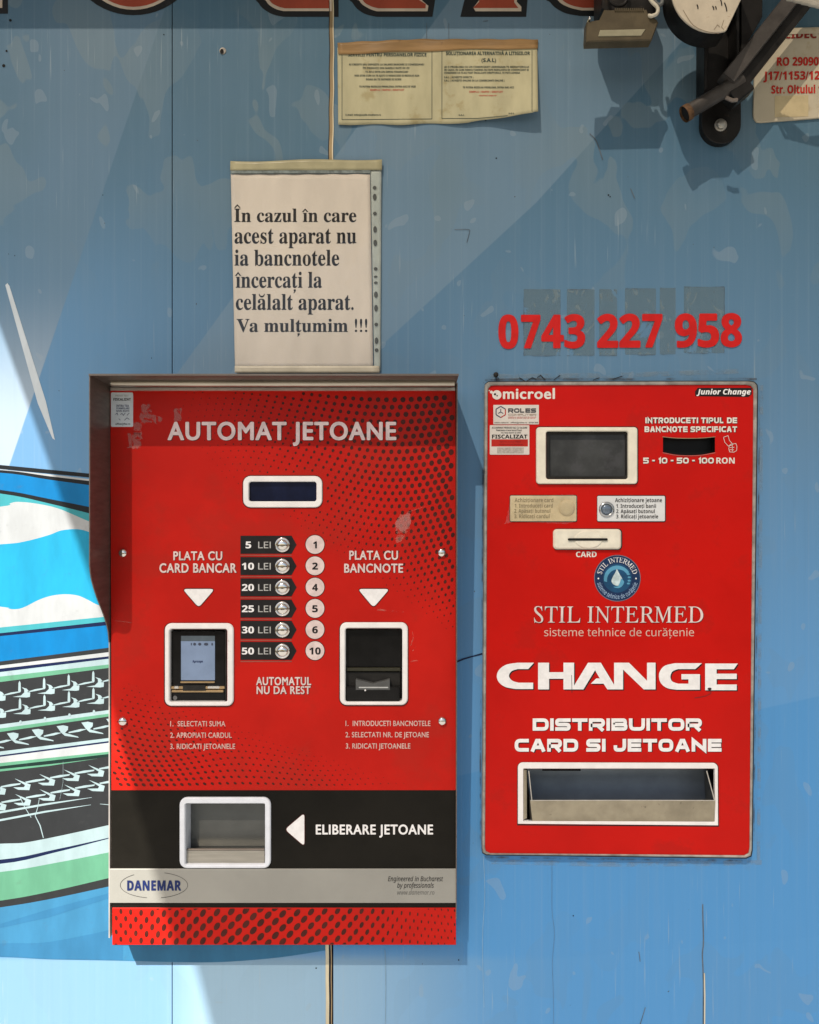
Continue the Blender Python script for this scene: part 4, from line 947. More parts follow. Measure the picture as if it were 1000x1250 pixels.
# display
for L in (SD_o, rr(623, 605, 704, 636.4, 1.5, 3), rr(729.6, 605.4, 812.2, 636.4, 1.5, 3), rr(676, 646, 759, 670.6, 4.5), [(632.4, 1006.8), (632.4, 937)] + ell(638.4, 937, 6, n=6, a0=180, a1=270)[1:] + ell(870.6, 937.6, 6, n=6, a0=270, a1=360) + [(877, 1008.4)]): outline(L, GF + .0001, cf)
b = MB(); b.bezel(SD_o, SD_i, GF, GF + .004, 1.0, GF - .006); sd = b.build("display", CREAM, cm); sub(sd)
b = MB(); b.bezel(inset(SD_i, -.5), rr(671.4, 529.6, 764.4, 581.4, 1.5), GF - .006, GF - .0005, .6, GF - .005); b.build("screen_rim", BLACKM, sd)
b = MB(); b.poly(rr(670, 528, 765.6, 583, 1), GF - .0046); b.build("screen", SCREENG, sd)
# note slot
b = MB(); b.side(SL, GF, GF - .03, GF); b.poly(inset(SL, -1), GF - .012); ns = b.build("note_slot", mat("slot_black", (.004, .004, .004), .5), cm); sub(ns)
b = MB(); b.stroke(smooth([(809, 552.6), (825, 555.6), (841, 556.4), (857, 555.6), (873.4, 552.6)], 4), .8, GF + .0006); b.stroke(smooth([(809, 533.2), (825, 534.7), (841, 535), (857, 534.7), (873.4, 533.2)], 4), .7, GF + .0006, 1); b.build("slot_lip", [mat("lip_red", (.45, .12, .10), .4), GOLD], ns)
PG = GF + .0004
# words
def wide(s, bx, th, m, par, sh=None, d=PG, **k):
    if sh: b = MB(); wide_text(s, (bx[0] + sh, bx[1] + sh, bx[2] + sh, bx[3] + sh), th + .6, d - .0002, b, **k); b.build("letter_shadow", INK, par)
    b = MB(); wide_text(s, bx, th, d, b, **k); b.build("lettering", m, par)
wide("DISTRIBUITOR", (650.4, 877, 857, 892), 4.3, WHITEI, cf, .7); wide("CARD SI JETOANE", (628.4, 902, 881, 917.6), 4.4, WHITEI, cf, .7)
wide("INTRODUCETI TIPUL DE", (788, 509.6, 900, 516.6), 1.75, OFFW, cf, .4); wide("BANCNOTE SPECIFICAT", (787, 520.4, 900, 527.4), 1.75, OFFW, cf, .4)
wide("5 - 10 - 50 - 100", (785.4, 558.6, 871.6, 565.8), 1.75, OFFW, cf, .4); lettering("RON", (874.6, 558.6, 897, 565.8), PG, OFFW, cf, 'sansb', bold=.006)
b = MB(); ci = INK
def chg(dx, d, b, grow=0.0):
    L = []
    L.append([(652, 809)] + smooth([(632, 809), (618, 811.5), (609.5, 817.6), (606.6, 825), (609, 832.6), (617, 838.6), (630, 841.2)], 5) + [(651, 841.2), (651, 833.4)] + smooth([(633, 833.4), (625.6, 831), (621.4, 825.4), (624.6, 819.4), (632, 816.8)], 4) + [(645, 816.8)])
    L.append([(657, 809), (670.4, 809), (670.4, 820.6), (688, 820.6), (688, 809), (701, 809), (701, 837), (718, 809), (733.6, 809), (749.8, 836), (749.8, 809), (768, 809), (790, 831), (790, 809), (800.4, 809), (800.4, 841.6), (786, 841.6), (760.8, 817.4), (760.8, 841.6), (741.6, 841.6), (737, 834.6), (721.4, 834.6), (728, 828.2), (732.4, 828.2), (726.6, 818.2), (712.4, 841.6), (688, 841.6), (688, 828.6), (670.4, 828.6), (670.4, 841.6), (657, 841.6)])
    L.append([(857, 809.6)] + smooth([(824, 809.6), (812, 812.6), (806, 819), (804.6, 826), (807, 834), (814.6, 840), (826, 842)], 5) + [(854.6, 842), (854.6, 823), (832, 823), (832, 829.4), (840.6, 829.4), (840.6, 834.6)] + smooth([(828, 834.6), (820.8, 831.8), (818.6, 826.2), (821, 819.8), (828, 816.8)], 4) + [(849, 816.8)])
    L.append([(861, 810), (901, 810), (896, 817), (875, 817), (875, 822.4), (899.6, 822.4), (899.6, 829), (875, 829), (875, 835.6), (899.6, 835.6), (899.6, 842.6), (861, 842.6)])
    for q in L: b.poly([(x + dx, y + dx) for x, y in q], d)
chg(1.3, PG - .0002, b); b.build("letter_shadow", INK, cf)
b = MB(); chg(0, PG, b); b.build("lettering", WHITEI, cf)
b = MB(); b.stroke(smooth([(866, 841), (868, 846), (860, 850), (848, 852)], 5), .6, PG + .0002); b.poly(ell(866.4, 841, 2.6, 1.6, 9), PG + .0002); b.build("scratch", mat("dark_scratch", (.05, .03, .03), .6), cf)
MB().stroke([(698, 824), (698.4, 846)], .6, PG + .0002).build("scratch", bpy.data.materials["dark_scratch"], cf)
# maker's mark
b = MB(); b.poly(ell(606.6, 482, 5.7), PG, 0); b.poly(ell(600, 478.6, 1.8, n=14), PG, 0); b.poly(ell(597.4, 476.8, .8, n=10), PG, 0); b.poly(ell(604.4, 481.2, 1.4, n=10), PG + .0002, 1); b.poly(ell(607, 483, .9, n=10), PG + .0002, 1); b.build("round_mark", [OFFW, INK], cf)
lettering("microel", (614.6, 474, 677, 486.6), PG, OFFW, cf, 'plain', bold=.03, ref='l')
b = MB(); b.poly([(848.6, 478), (852, 473.4), (917.8, 473.4), (918, 481), (914, 484.6), (849, 483.6)], PG - .0002); b.build("letter_shadow", INK, cf)
lettering("Junior Change", (850.6, 475, 916.6, 481.4), PG, WHITEI, cf, 'sansbi', bold=.012)
# hand holding a note
b = MB()
for q in ([(883.4, 533.6), (889, 531.8), (890.6, 537.6), (895, 542.6), (889.6, 544.8), (885, 540), (883.4, 533.6)], [(889.6, 544.6), (893, 542), (898.6, 541.4), (899.8, 545), (899.4, 550), (896, 552), (891, 551.6), (889.8, 548), (890.4, 545)], [(891, 546.4), (896.6, 546)], [(891, 549), (896, 549)], [(894, 543), (894.4, 551)]): b.stroke(q, .55, PG)
b.build("hand_mark", OFFW, cf)
# stickers
b = MB(); b.slab(rr(602.4, 494.2, 658, 518, .6, 2), GF + .0001, GF + .0005, .1); rs = b.build("service_sticker", STICK, cm, "cream sticker with hexagon mark"); sub(rs); TS = GF + .0007
b = MB(); hx = [(611.4 + 6.6 * math.sin(R(60 * i)), 502.8 - 6.8 * math.cos(R(60 * i))) for i in range(6)]
for i in range(6): b.stroke([hx[i], hx[(i + 1) % 6]], 1.2, TS, 1 if i in (1, 2) else 0)
for i in (0, 2, 4): b.stroke([(611.4, 502.8), ((611.4 + 3.6 * math.sin(R(60 * i))), 502.8 - 3.8 * math.cos(R(60 * i)))], .9, TS + .0001)
b.build("hexagon_mark", [mat("slate_ink", (.045, .055, .10), .5), REDTXT], rs)
b = MB(); wide_text("ROLES", (620.4, 498.4, 654.6, 503.8), 1.5, TS, b); wide_text("COMPUTER", (620.4, 505.2, 654.8, 507.4), .45, TS, b, 1); b.build("lettering", [mat("charcoal_ink", (.06, .06, .065), .5), mat("tan_ink", (.32, .22, .16), .5)], rs)
for i, (a, q) in enumerate(((508.6, 654.6), (510, 653.6))): lettering("sisteme si service case de marcat", (620.4, a, q, a + 1.2), TS, REDTXT, rs, 'sans', ref='x')
lettering("www.roles.ro - office@roles.ro - 0744 000", (603.6, 515, 657, 516.6), TS, INK, rs, 'sansb', ref='h')
b = MB(); b.slab(rr(598, 519, 646.4, 555, 1, 3), GF + .0001, GF + .0008, .1); fs = b.build("service_sticker", STICK, cm, "white and red fiscal sticker"); sub(fs); TS = GF + .001
lettering("FISCALIZAT", (600.8, 530.6, 643.8, 535.2), TS, INK, fs, 'sansb', bold=.012)
lettering("AI CUMPARAT PRODUSE VAZ, CU VALOARE", (600.6, 521, 643.6, 523.2), TS, INK, fs, 'sansb'); lettering("Pastreaza si cere bonul fiscal", (606, 524.2, 637, 526.2), TS, INK, fs, 'sansb'); lettering("nu lasa banii la altii", (612, 527.2, 636, 529), TS, INK, fs, 'sansb', ref='h')
b = MB(); b.poly(rr(600, 536.2, 644.6, 545, .3, 2), TS - .0001, 0); b.poly(rr(607, 546.2, 639.4, 553.4, .3, 2), TS - .0001, 1); b.build("colour_block", [REDTXT, mat("grey_block", (.40, .37, .33), .6, var=.2, vs_=400)], fs)
lettering("solicita bonul fiscal", (610, 538.4, 636, 539.8), TS + .0001, mat("dark_red_ink", (.25, .01, .01), .5), fs, 'sansb', ref='l'); lettering("nerespectarea legii se amenda", (609, 541.8, 638, 543.2), TS + .0001, mat("dark_red_ink", (.25, .01, .01), .5), fs, 'sansb', ref='l')
# two button labels
b = MB(); b.slab(rr(623, 605, 704, 636.4, 1.5, 3), GF, GF + .0018, .5); la = b.build("button_label", YELLOWED, cm, "yellowed label under old tape"); sub(la); TL = GF + .002
FADE = mat("faded_ink", (.24, .20, .12), .6)
for s, bx in (("Achiziționare card", (628.4, 608, 675.6, 613)), ("1. Introduceți card", (628.4, 615, 675, 619.6)), ("2. Apăsați butonul", (628, 621.4, 672, 626)), ("3. Ridicați cardul", (628, 628, 671, 632.6))): lettering(s, bx, TL, FADE, la, 'sansb')
MB().lathe(692, 620, [(10, GF + .0018), (9.2, GF + .003), (7, GF + .0045), (3, GF + .005)], 24).build("covered_button", YELLOWED, la)
b = MB(); b.poly([(619, 631), (624, 606), (700, 603.6), (705, 606), (704.6, 636), (690, 639.6), (628, 636.6), (616, 640)], GF + .0053, 0); b.build("clear_tape", clear_film("old_tape_film", .10, .25, (.95, .92, .84)), la)
b = MB(); b.slab(rr(729.6, 605.4, 812.2, 636.4, 1.5, 3), GF, GF + .0018, .5); lb = b.build("button_label", mat("white_label", (.64, .66, .66), .4, var=.05), cm, "white label with clear instructions"); sub(lb)
for s, bx in (("Achiziționare jetoane", (751, 608.2, 808.4, 613)), ("1. Introduceți banii", (752.4, 615.4, 801, 620)), ("2. Apăsați butonul", (752.4, 621.8, 799.4, 626.4)), ("3. Ridicați jetoanele", (752.4, 628.2, 803.6, 632.8))): lettering(s, bx, TL, INK, lb, 'sansb')
pb = MB(); pb.lathe(740.6, 621.8, [(9.4, GF + .0018), (9.2, GF + .0032), (8, GF + .004), (6.8, GF + .004), (6.6, GF + .002)], 30); pbb = pb.build("push_button", mat("dull_chrome", (.45, .47, .48), .25, .9), lb)
MB().lathe(740.6, 621.8, [(6.2, GF + .0019), (6.0, GF + .0034), (4, GF + .0042), (2, GF + .0044)], 26).build("button_cap", mat("bluish_cap", (.16, .20, .25), .25, .4), lb)
# card slot
b = MB(); b.slab(rr(676, 646, 759, 670.6, 4.5), GF, GF + .005, 2.0); cs = b.build("card_slot", CREAM, cm); sub(cs)
b = MB(); b.slab(ell(718.6, 658.6, 17.4, 11.2, 40), GF + .003, GF + .0062, 1.2); b.build("thumb_dish", CREAM, cs)
b = MB(); b.poly(rr(693.4, 657, 742, 660, 1.2, 3), GF + .0067); b.build("slit", HOLE, cs)
lettering("CARD", (703.4, 673.4, 728.4, 680), PG, OFFW, cf, 'sansb', bold=.01)
# round emblem
b = MB(); cx, cy = 753.8, 705.8; e0 = PG
b.poly(ell(cx, cy, 28.4, n=56), e0, 0); b.poly(ell(cx, cy, 27.6, n=56), e0 + .0001, 1); b.poly(ell(cx, cy, 17.6, n=48), e0 + .0002, 2)
A_ = ell(cx, cy + 1, 16.4, n=40, a0=170, a1=330); B_ = ell(cx + .6, cy + 2.4, 13.2, n=40, a0=330, a1=170); b.poly(A_ + B_, e0 + .0003, 3)
for a in (-24, -8, 8, 22): b.poly(ell(cx + 14.6 * math.cos(R(a)), cy + 1 + 14.6 * math.sin(R(a)), 2.0, 1.2, 10), e0 + .0004, 3)
b.poly(smooth([(753.2, 694.4), (756.6, 701), (759.4, 705.6), (760, 710), (757, 714.4), (752, 714.8), (748, 712.4), (746.6, 708.6), (748.6, 703.6), (751.4, 698.6), (753.2, 694.4)], 4)[:-1], e0 + .0005, 4)
b.poly(smooth([(758.4, 706), (762, 710), (760, 715), (755, 718), (749, 716.4), (755, 715), (758.4, 706)], 4)[:-1], e0 + .0006, 3)
b.poly(ell(730.6, 706.2, 1.0, n=10), e0 + .0003, 5); b.poly(ell(776.6, 706.2, 1.0, n=10), e0 + .0003, 5)
arc_lettering("STIL INTERMED", cx, cy, 19.6, 25.6, -76, 76, e0 + .0004, 5, b, 'roman', shear=-.25)
arc_lettering("sisteme tehnice de curățenie", cx, cy, 25.4, 19.6, -104 - 0, -256, e0 + .0004, 6, b, 'sans')
b.build("round_emblem", [mat("emblem_rim", (.16, .16, .20), .4), mat("emblem_navy", (.010, .030, .09), .4), mat("emblem_blue", (.012, .065, .15), .4, var=.2), mat("emblem_sky", (.09, .30, .46), .4), mat("emblem_drop", (.50, .62, .64), .4, var=.2, vs_=150), WHITEI, mat("emblem_small_ink", (.35, .50, .70), .5)], cf)
shadowed("STIL INTERMED", (652, 740.4, 858.6, 760), PG + .0003, mat("pearl_ink", (.68, .58, .55), .45), cf, 'roman', 0.0, off=.6, shear=-.25)
lettering("sisteme tehnice de curățenie", (664.4, 766.4, 847.4, 776.6), PG, mat("salmon_ink", (.62, .40, .33), .5), cf, 'sans', ref='l')
# delivery tray
b = MB(); b.bezel([(632.4, 1005.8), (632.4, 937)] + ell(638.4, 937, 6, n=6, a0=180, a1=270)[1:] + ell(870.6, 937.6, 6, n=6, a0=270, a1=360) + [(877, 1007.8)],
                 [(639, 1002.6), (639, 942)] + ell(640, 939.4, 1, n=6, a0=180, a1=270)[1:] + ell(872, 939.4, 1, n=6, a0=270, a1=360) + [(873, 1003.6)], GF, GF + .0016, .4, GF - .003); ty = b.build("delivery_frame", WHITE_PAINT, cm); sub(ty)
TB = mat("tray_inside", (.30, .34, .38), .35, .3, var=.12, vs_=20); TF = mat("tray_lip", (.34, .30, .22), .45, .5, var=.2, vs_=25, dirt=((.08, .06, .04), 120, .62, .8))
def tq(pts, nm, m): M = MB(); M._add([P(*q) for q in pts], [[0, 1, 2, 3]]); return M.build(nm, m, cm)
tq([(644, 938, -.040), (872, 938, -.040), (872, 985, -.040), (644, 985, -.040)], "tray_back", TB)
b = MB(); b.box3([P(647.4, 977.6, .012), P(873.4, 977.6, .012), P(873.4, 977.6, .0135), P(647.4, 977.6, .0135), P(650, 1002.6, .0075), P(872, 1002.6, .0075), P(872, 1002.6, .009), P(650, 1002.6, .009)]); b.build("tray_lip", TF, cm)
b = MB(); b.stroke([(647.4, 977.2), (760, 977.0), (873.4, 977.2)], 1.0, .0137); b.build("lip_edge", mat("pale_metal_edge", (.55, .52, .46), .4, .4), cm)
MB().stroke([(645.6, 941), (649.4, 977)], 1.1, .0139).build("side_edge", bpy.data.materials["pale_metal_edge"], cm)
MB().stroke([(862.8, 941), (872.4, 976.8)], 1.1, .0139).build("side_edge", bpy.data.materials["pale_metal_edge"], cm)
TSD = mat("tray_side_steel", (.20, .19, .165), .4, .5, var=.2)
for xa, xb in (((642.6), (647.6)), ((864), (873.2))):
    b = MB(); b._add([P(xa, 941, .009), P(xb, 977.6, .0133), P(xb - (2 if xb > 800 else -2), 1002.6, .009), P(xa if xa < 700 else 862, 1000, -.038), P(xa if xa < 700 else 860, 941, -.038)], [[0, 1, 2, 3, 4]]); b.build("tray_side", TSD, cm)
tq([(645, 1001, .009), (872, 1001, .009), (868, 1000, -.04), (645, 1000, -.04)], "tray_floor", TB)
b = MB(); b.poly([(662, 938.4), (709, 938.4), (709, 941.2), (662, 941.2)], GF - .002); b.build("shutter_edge", HOLE, cm)
b = MB(); b.slab([(638.6, 939), (643.4, 940), (643.4, 999), (638.6, 1001)], GF - .004, GF - .001, .3); b.build("hinge_plate", TF, cm)
# sealant and grime round the edge, on the wall
for pts, th, m in (([(560, 0)], 0, None),):
    pass
for pts, th in (([(592, 463.6), (640, 462.8), (720, 462.6), (800, 462.4), (880, 461.8), (924, 462.6)], 2.4), ([(589.8, 480), (589.4, 600), (588.4, 760), (586.6, 900), (586.6, 1036)], 1.8), ([(927.4, 480), (926, 640), (923.6, 800), (921, 960), (920.4, 1040)], 1.6), ([(592, 1046.6), (680, 1048), (800, 1049.6), (914, 1050.6)], 2.2)):
    MB().stroke(smooth(pts, 12), th, 0.0008).build("edge_grime", GRIME, cm)
for pts, th in (([(596, 459.6), (760, 457.6), (930, 452)], 6), ([(600, 1052), (760, 1055), (930, 1053)], 6), ([(930, 470), (926, 1050)], 4)):
    MB().stroke(smooth(pts, 10), th, 0.0006).build("sealant", SEAL, cm)
for pts in ([(634, 461), (642, 466), (650, 461), (655, 463)], [(656, 461), (660, 458), (666, 464)], [(676, 464), (684, 458)], [(724, 464), (732, 461)], [(748, 463), (760, 459)], [(600, 470), (606, 466)]):
    MB().stroke(pts, 1.0, 0.0012).build("edge_grime", INK, cm)

# a nail over the change machine's corner
nl = thing("nail", "black nail head in the wall over the change machine's corner", "nail", P(605, 458))
b = MB(); b.lathe(605, 458.2, [(1.0, 0), (1.0, .004), (3.2, .0042), (3.0, .006), (1.5, .0066)], 16); b.build("nail_head", BLACKM, nl)
b = MB(); b.stroke([(605.6, 461), (607, 466)], .9, .0009); b.build("rust_run", GRIME, nl)

# ------------------------------------------------------------------ phone number
ph = thing("phone_number", "red vinyl phone number digits over old glue patches above the change machine", "lettering", P(757, 425))
v, fcs = raw_text("0", 'sansb')
dx = [(609.5, 632), (637, 659), (662, 687.5), (690, 713.5), None, (730, 754), (757, 781), (785, 808), None, (825, 850), (853, 877), (881, 905)]
for ch, q in zip("0743 227 958", dx):
    if not q: continue
    tl = (q[0] - 609) * -0.007
    lettering(ch, (q[0], 384.6 + tl, q[1], 424.6 + tl), 0.0011, REDI, ph, 'sansb', bold=.022, ref='0', name='digit')

# ------------------------------------------------------------------ notice in a plastic sleeve
no = thing("notice", "white printed notice in a clear punched sleeve above the token machine", "notice", P(370, 455))
def grid(top, bot, nx, ny, dfun, m, name, par, th=0.0):
    """sheet between two lines (functions of 0..1), bent by dfun"""
    M = MB(); vs_ = []
    for j in range(ny + 1):
        for i in range(nx + 1):
            u = i / nx; a, c = top(u), bot(u); t = j / ny; x, y = a[0] + (c[0] - a[0]) * t, a[1] + (c[1] - a[1]) * t
            vs_.append(P(x, y, dfun(x, y)))
    M._add(vs_, [[j * (nx + 1) + i, j * (nx + 1) + i + 1, (j + 1) * (nx + 1) + i + 1, (j + 1) * (nx + 1) + i] for j in range(ny) for i in range(nx)], 0, True)
    o = M.build(name, m, par)
    md = o.modifiers.new("thickness", 'SOLIDIFY'); md.thickness = 0.0003; md.offset = 0
    return o
nd = lambda x, y: 0.0030 + 0.0010 * math.sin((x - 282) * .045 + y * .008) * math.sin((y - 205) * .0125) + 0.0003 * math.sin(x * .21 + y * .05)
sh_ = lambda x, y: nd(x, y) + .0006
pap = grid(lambda u: (281.8 + 170 * u, 212 + .4 * u), lambda u: (287 + 168.6 * u, 450 - .6 * u), 34, 34, nd, PAPER, "paper", no); sub(pap)
for s, bx in (("În cazul în care", (286, 254.6, 435, 270.8)), ("acest aparat nu", (286.4, 284, 435, 297)), ("ia bancnotele", (286.4, 311, 414, 324)), ("încercați la", (287, 338, 393, 351)), ("celălalt aparat.", (288, 365, 431.6, 378)), ("Va mulțumim !!!", (289, 389.4, 448.4, 405))):
    lettering(s, bx, 0.00035, mat("toner", (.006, .005, .005), .6, spec=.1) if s[0] == 'Î' else bpy.data.materials["toner"], pap, 'serif', bold=.006, ref='I' if s[0] in 'ÎV' else 'x', dfun=nd)
grid(lambda u: (281 + 185 * u, 205 - 6 * u), lambda u: (286.6 + 178 * u, 455 - 1 * u), 30, 30, sh_, clear_film("sleeve_film", .03, .12, (.985, .985, .97)), "sleeve", no)
grid(lambda u: (452.4 + 13.4 * u, 204), lambda u: (457 + 7.4 * u, 453), 4, 30, lambda x, y: sh_(x, y) - .0008, mat("milky_strip", (.38, .42, .40), .4, var=.08), "binding_strip", no)
b = MB()
for y, ry in ((229, 2.2), (240.4, 4), (260.4, 2.2), (280, 4), (296.4, 4), (328, 2), (337.6, 1.4), (345, 1.6), (359.6, 4), (376, 4), (396, 2.2), (415.8, 4), (427.2, 2.2)):
    x = 457.4 + (y - 229) * .012; b.poly(ell(x, y, 2.3, ry, 16), 0.0007, 0, dfun=nd)
b.build("punched_hole", mat("hole_shade", (.07, .075, .07), .7), no)
grid(lambda u: (281.4 + 185 * u, 196.6 - 2.4 * u + 1.0 * math.sin(u * 9)), lambda u: (281 + 185.4 * u, 208 - .5 * u), 24, 4, lambda x, y: sh_(x, y) + .0004, CTAPE, "tape_strip", no)
grid(lambda u: (286.6 + 176 * u, 446.6), lambda u: (286.6 + 177 * u, 455), 20, 3, lambda x, y: sh_(x, y) + .0004, mat("pale_tape", (.50, .46, .36), .35, var=.12, vs_=25, bmp=.2, bs=60), "tape_strip", no)
b = MB(); b.poly([(281.6, 208.2), (452, 207.6), (452, 211.4), (281.6, 211.6)], 0.0013, 0, dfun=nd); b.build("sleeve_edge", mat("dark_edge", (.16, .19, .18), .5, var=.4, vs_=150), no)

# ------------------------------------------------------------------ consumer information sheet under brown tape
inf = thing("information_sheet", "yellowed two panel consumer information sheet held by brown tape", "notice", P(534, 152))
idf = lambda x, y: 0.0016 + 0.0007 * math.sin(x * .09 + y * .05) + 0.014 * max(0, (x - 545) / 111) ** 1.6 * max(0, (y - 66) / 75)
def ibot(u):
    x = 412 + 244 * u
    y = 152 if u < .3 else (152 - 2 * (u - .3) / .35 if u < .65 else (150 - 13 * ((u - .65) / .35) ** .9 - (0 if u < .97 else 1)))
    return (x + 1, y + .6 * math.sin(u * 25))
ip = grid(lambda u: (412 + 244 * u, 58 - 3 * u), ibot, 60, 20, idf, PAPER2, "paper", inf); sub(ip)
grid(lambda u: (412 + 245 * u, 52 - 4.2 * min(1, u * 2.6) + .5 * math.sin(u * 40)), lambda u: (413 + 243.6 * u, 66.2 + .6 * math.sin(u * 17) - 6.4 * min(1, u * 1.35)), 40, 5, lambda x, y: idf(x, y) + .0009, TAPE, "tape_strip", inf)
GI = mat("dark_green_ink", (.035, .055, .045), .6)
b = MB()
for L in ([(417.6, 67), (417.6, 146), (527.4, 145), (527.4, 62)], [(539.6, 61), (539.6, 144.6), (584, 144.4), (620, 141)], [(649.6, 61), (649.6, 136)]):
    pts = []
    for a, c in zip(L, L[1:]):
        for t in range(8): pts.append((a[0] + (c[0] - a[0]) * t / 8, a[1] + (c[1] - a[1]) * t / 8))
    b.stroke(pts + [L[-1]], .7, .0004, 0, dfun=idf)
b.build("border_line", GI, ip)
td = .0005
for s, bx, sty in (("SERVICII PENTRU PERSOANELOR FIZICE", (425, 64.6, 520.6, 68.6), 'sansb'), ("AI CREDITE SAU DEPOZITE LA SALARII BANCARE SI COMISIOANE?", (426, 77.4, 518, 79.6), 'sansb'), ("ÎTI PRODUCE DIN MARILE RATE DE ZI?", (443, 81.8, 500, 84), 'sansb'), ("TE AFLI INTR-UN IMPAS FINANCIAR?", (446, 86.4, 498.6, 88.6), 'sansb'), ("NOI STIM CUM SA TE AJUTI O NEGOCIEZI SI REZOLVI ASA", (433, 91, 512, 93.2), 'sansb'), ("DOAR SA TE INTREBI SI SCRIE", (447, 95.6, 490, 97.8), 'sansb'), ("TE PUTEM REZOLVA PROBLEMA, INTRA AICI SI VEZI", (438.6, 104.4, 507.6, 106.6), 'sansb'), ("E-mail: info@csalb-mediere.ro", (422, 139, 465, 141), 'sansb'),
                   ("SOLUȚIONAREA ALTERNATIVĂ A LITIGIILOR", (544.6, 62.8, 647, 67), 'sansb'), ("(S.A.L)", (588, 71, 605.6, 75.4), 'sansb'), ("AI O PROBLEMA CU UN COMERCIANT? ADRESEAZA-TE MEDIATORULUI", (542.4, 80.4, 646, 82.6), 'sans'), ("ÎN CAZUL IN CARE NEMULTUMIREA NU ESTE REZOLVATA DE COMERCIANT SI", (542.4, 84, 645.6, 86.2), 'sans'), ("CONSIDERI CA TI-AU FOST ÎNCALCATE DREPTURILE, TE POTI ADRESA", (542.4, 87.6, 635, 89.8), 'sans'), ("S.A.L. ( ACHIZITII DIRECTE )", (542.4, 93, 578, 95.2), 'sans'), ("S.A.L. ( ACHIZITII ONLINE DE LA COMERCIANTI ONLINE )", (542.4, 97, 616, 99.2), 'sans'), ("TE PUTEM REZOLVA PROBLEMA, INTRA MAI AICI", (565, 105.4, 627.6, 107.6), 'sansb'), ("S.A.L", (560, 139.4, 567, 141.2), 'sansb'), ("S.O.L", (621, 137.4, 628, 139.2), 'sansb')):
    lettering(s, bx, td, GI, ip, 'sansb', ref='H', dfun=idf, bold=.02 if bx[3] - bx[1] > 3 else .012)
for s, bx in (("SIMPLU | RAPID | GRATUIT", (452, 108.6, 493.6, 110.6)), ("SIMPLU | RAPID | GRATUIT", (573, 110.8, 614, 113)), ("rezolvari.anpc.ro", (585, 115.4, 606, 117.2))): lettering(s, bx, td, REDTXT, ip, 'sansb', ref='H', dfun=idf)

# ------------------------------------------------------------------ company sign, cut by the right edge of the photo
sg = thing("company_sign", "cream plastic company sign with red registration text beside the dark arm", "sign", P(1000, 150))
SGP = mat("cream_sign", (.47, .42, .31), .45, var=.08, vs_=20, bmp=.05, dirt=((.34, .26, .14), 25, .55, .5))
b = MB(); b.slab([(930, 37), (960, 34), (1000, 32.6), (1100, 30)] + [(1100, 140), (1000, 143.6), (976, 145.6)] + smooth([(930, 149), (924, 148), (920.6, 143), (920, 136)], 4) + [(921.6, 80), (924, 42)], .0005, .003, .5); sp_ = b.build("sign_plate", SGP, sg); sub(sp_)
lettering("RO 29090777", (948.8, 70, 1019, 80), .0035, REDTXT, sp_, 'sansb', bold=.02, tilt=-.008); lettering("J17/1153/12.06", (932.4, 87.4, 1018, 97.4), .0035, REDTXT, sp_, 'sansb', bold=.02, tilt=-.01); lettering("Str. Oltului 1", (942, 104.4, 1003, 114), .0035, REDTXT, sp_, 'sansb', bold=.02, tilt=-.01)
lettering("CIDEC", (958, 37.4, 997, 46.6), .0035, mat("brown_red_ink", (.20, .02, .012), .5), sp_, 'sansb', bold=.025, tilt=-.01)
b = MB(); b.poly([(945, 36), (1100, 32.2), (1100, 38.4), (945, 42)], .0038); b.build("worn_strip", SGP, sp_)
MB().poly([(946, 117), (987, 116), (987, 142), (946, 143)], .0033).build("tape_mark", mat("sign_tape_mark", (.47, .39, .23), .3, var=.1), sp_)

# ------------------------------------------------------------------ flood lamp at the top
fl = thing("flood_lamp", "khaki flood lamp with a pale strip hanging from the top edge", "lamp", P(760, 0, .05))
b = MB(); b.slab([(738, 11), (742, 11.6), (790, 11), (792, 17), (802, 23), (804, 27), (796, 48.6), (716, 50.6), (715.6, 46), (716.6, 26), (732, 23.6)], .058, .072, 1.2); b.build("housing", KHAKI, fl)
b = MB(); b.slab([(732.8, 36.4), (788.4, 35.2), (783, 43.2), (730.4, 44)], .070, .0728, .3); b.build("lamp_glass", mat("milky_lens", (.30, .28, .19), .35), fl)
b = MB(); b.slab([(734, -60), (802, -60), (802, 16), (790, 17.4), (742, 14), (735, 10)], .022, .06, .8); b.build("mount_bracket", BLKMETAL, fl)
b = MB()
for k in range(14): b.slab([(751 + 2.6 * k, 9.6), (752.3 + 2.6 * k, 9.6), (752.3 + 2.6 * k, 13), (751 + 2.6 * k, 13)], .05, .0735)
b.build("cooling_fin", KHAKI, fl)
pts = [P(792, 19, .07)] + [P(x, y, .075) for x, y in smooth([(795, 19.6), (801, 17.5), (803.4, 13), (802, 8), (796, 2), (790, -8)], 4)]
b = MB(); b.sweep(pts, .0021); b.build("cable", mat("white_cable", (.60, .56, .45), .45), fl)
b = MB(); b.sweep([P(x, y, .066) for x, y in smooth([(742, -12), (746, 3), (756, 7), (764, 3), (768, -10)], 4)], .0019); b.build("cable", BLKMETAL, fl)
b = MB(); b.sweep([P(x, y, .070) for x, y in smooth([(806, -14), (809, 0), (806, 6), (800, 3), (797, -12)], 4)], .0024); b.build("cable", mat("grey_cable", (.16, .17, .17), .5), fl)
MB().lathe(718.6, 26, [(1.8, .068), (1.6, .0735), (.8, .075)], 12).build("screw", CHROME, fl)

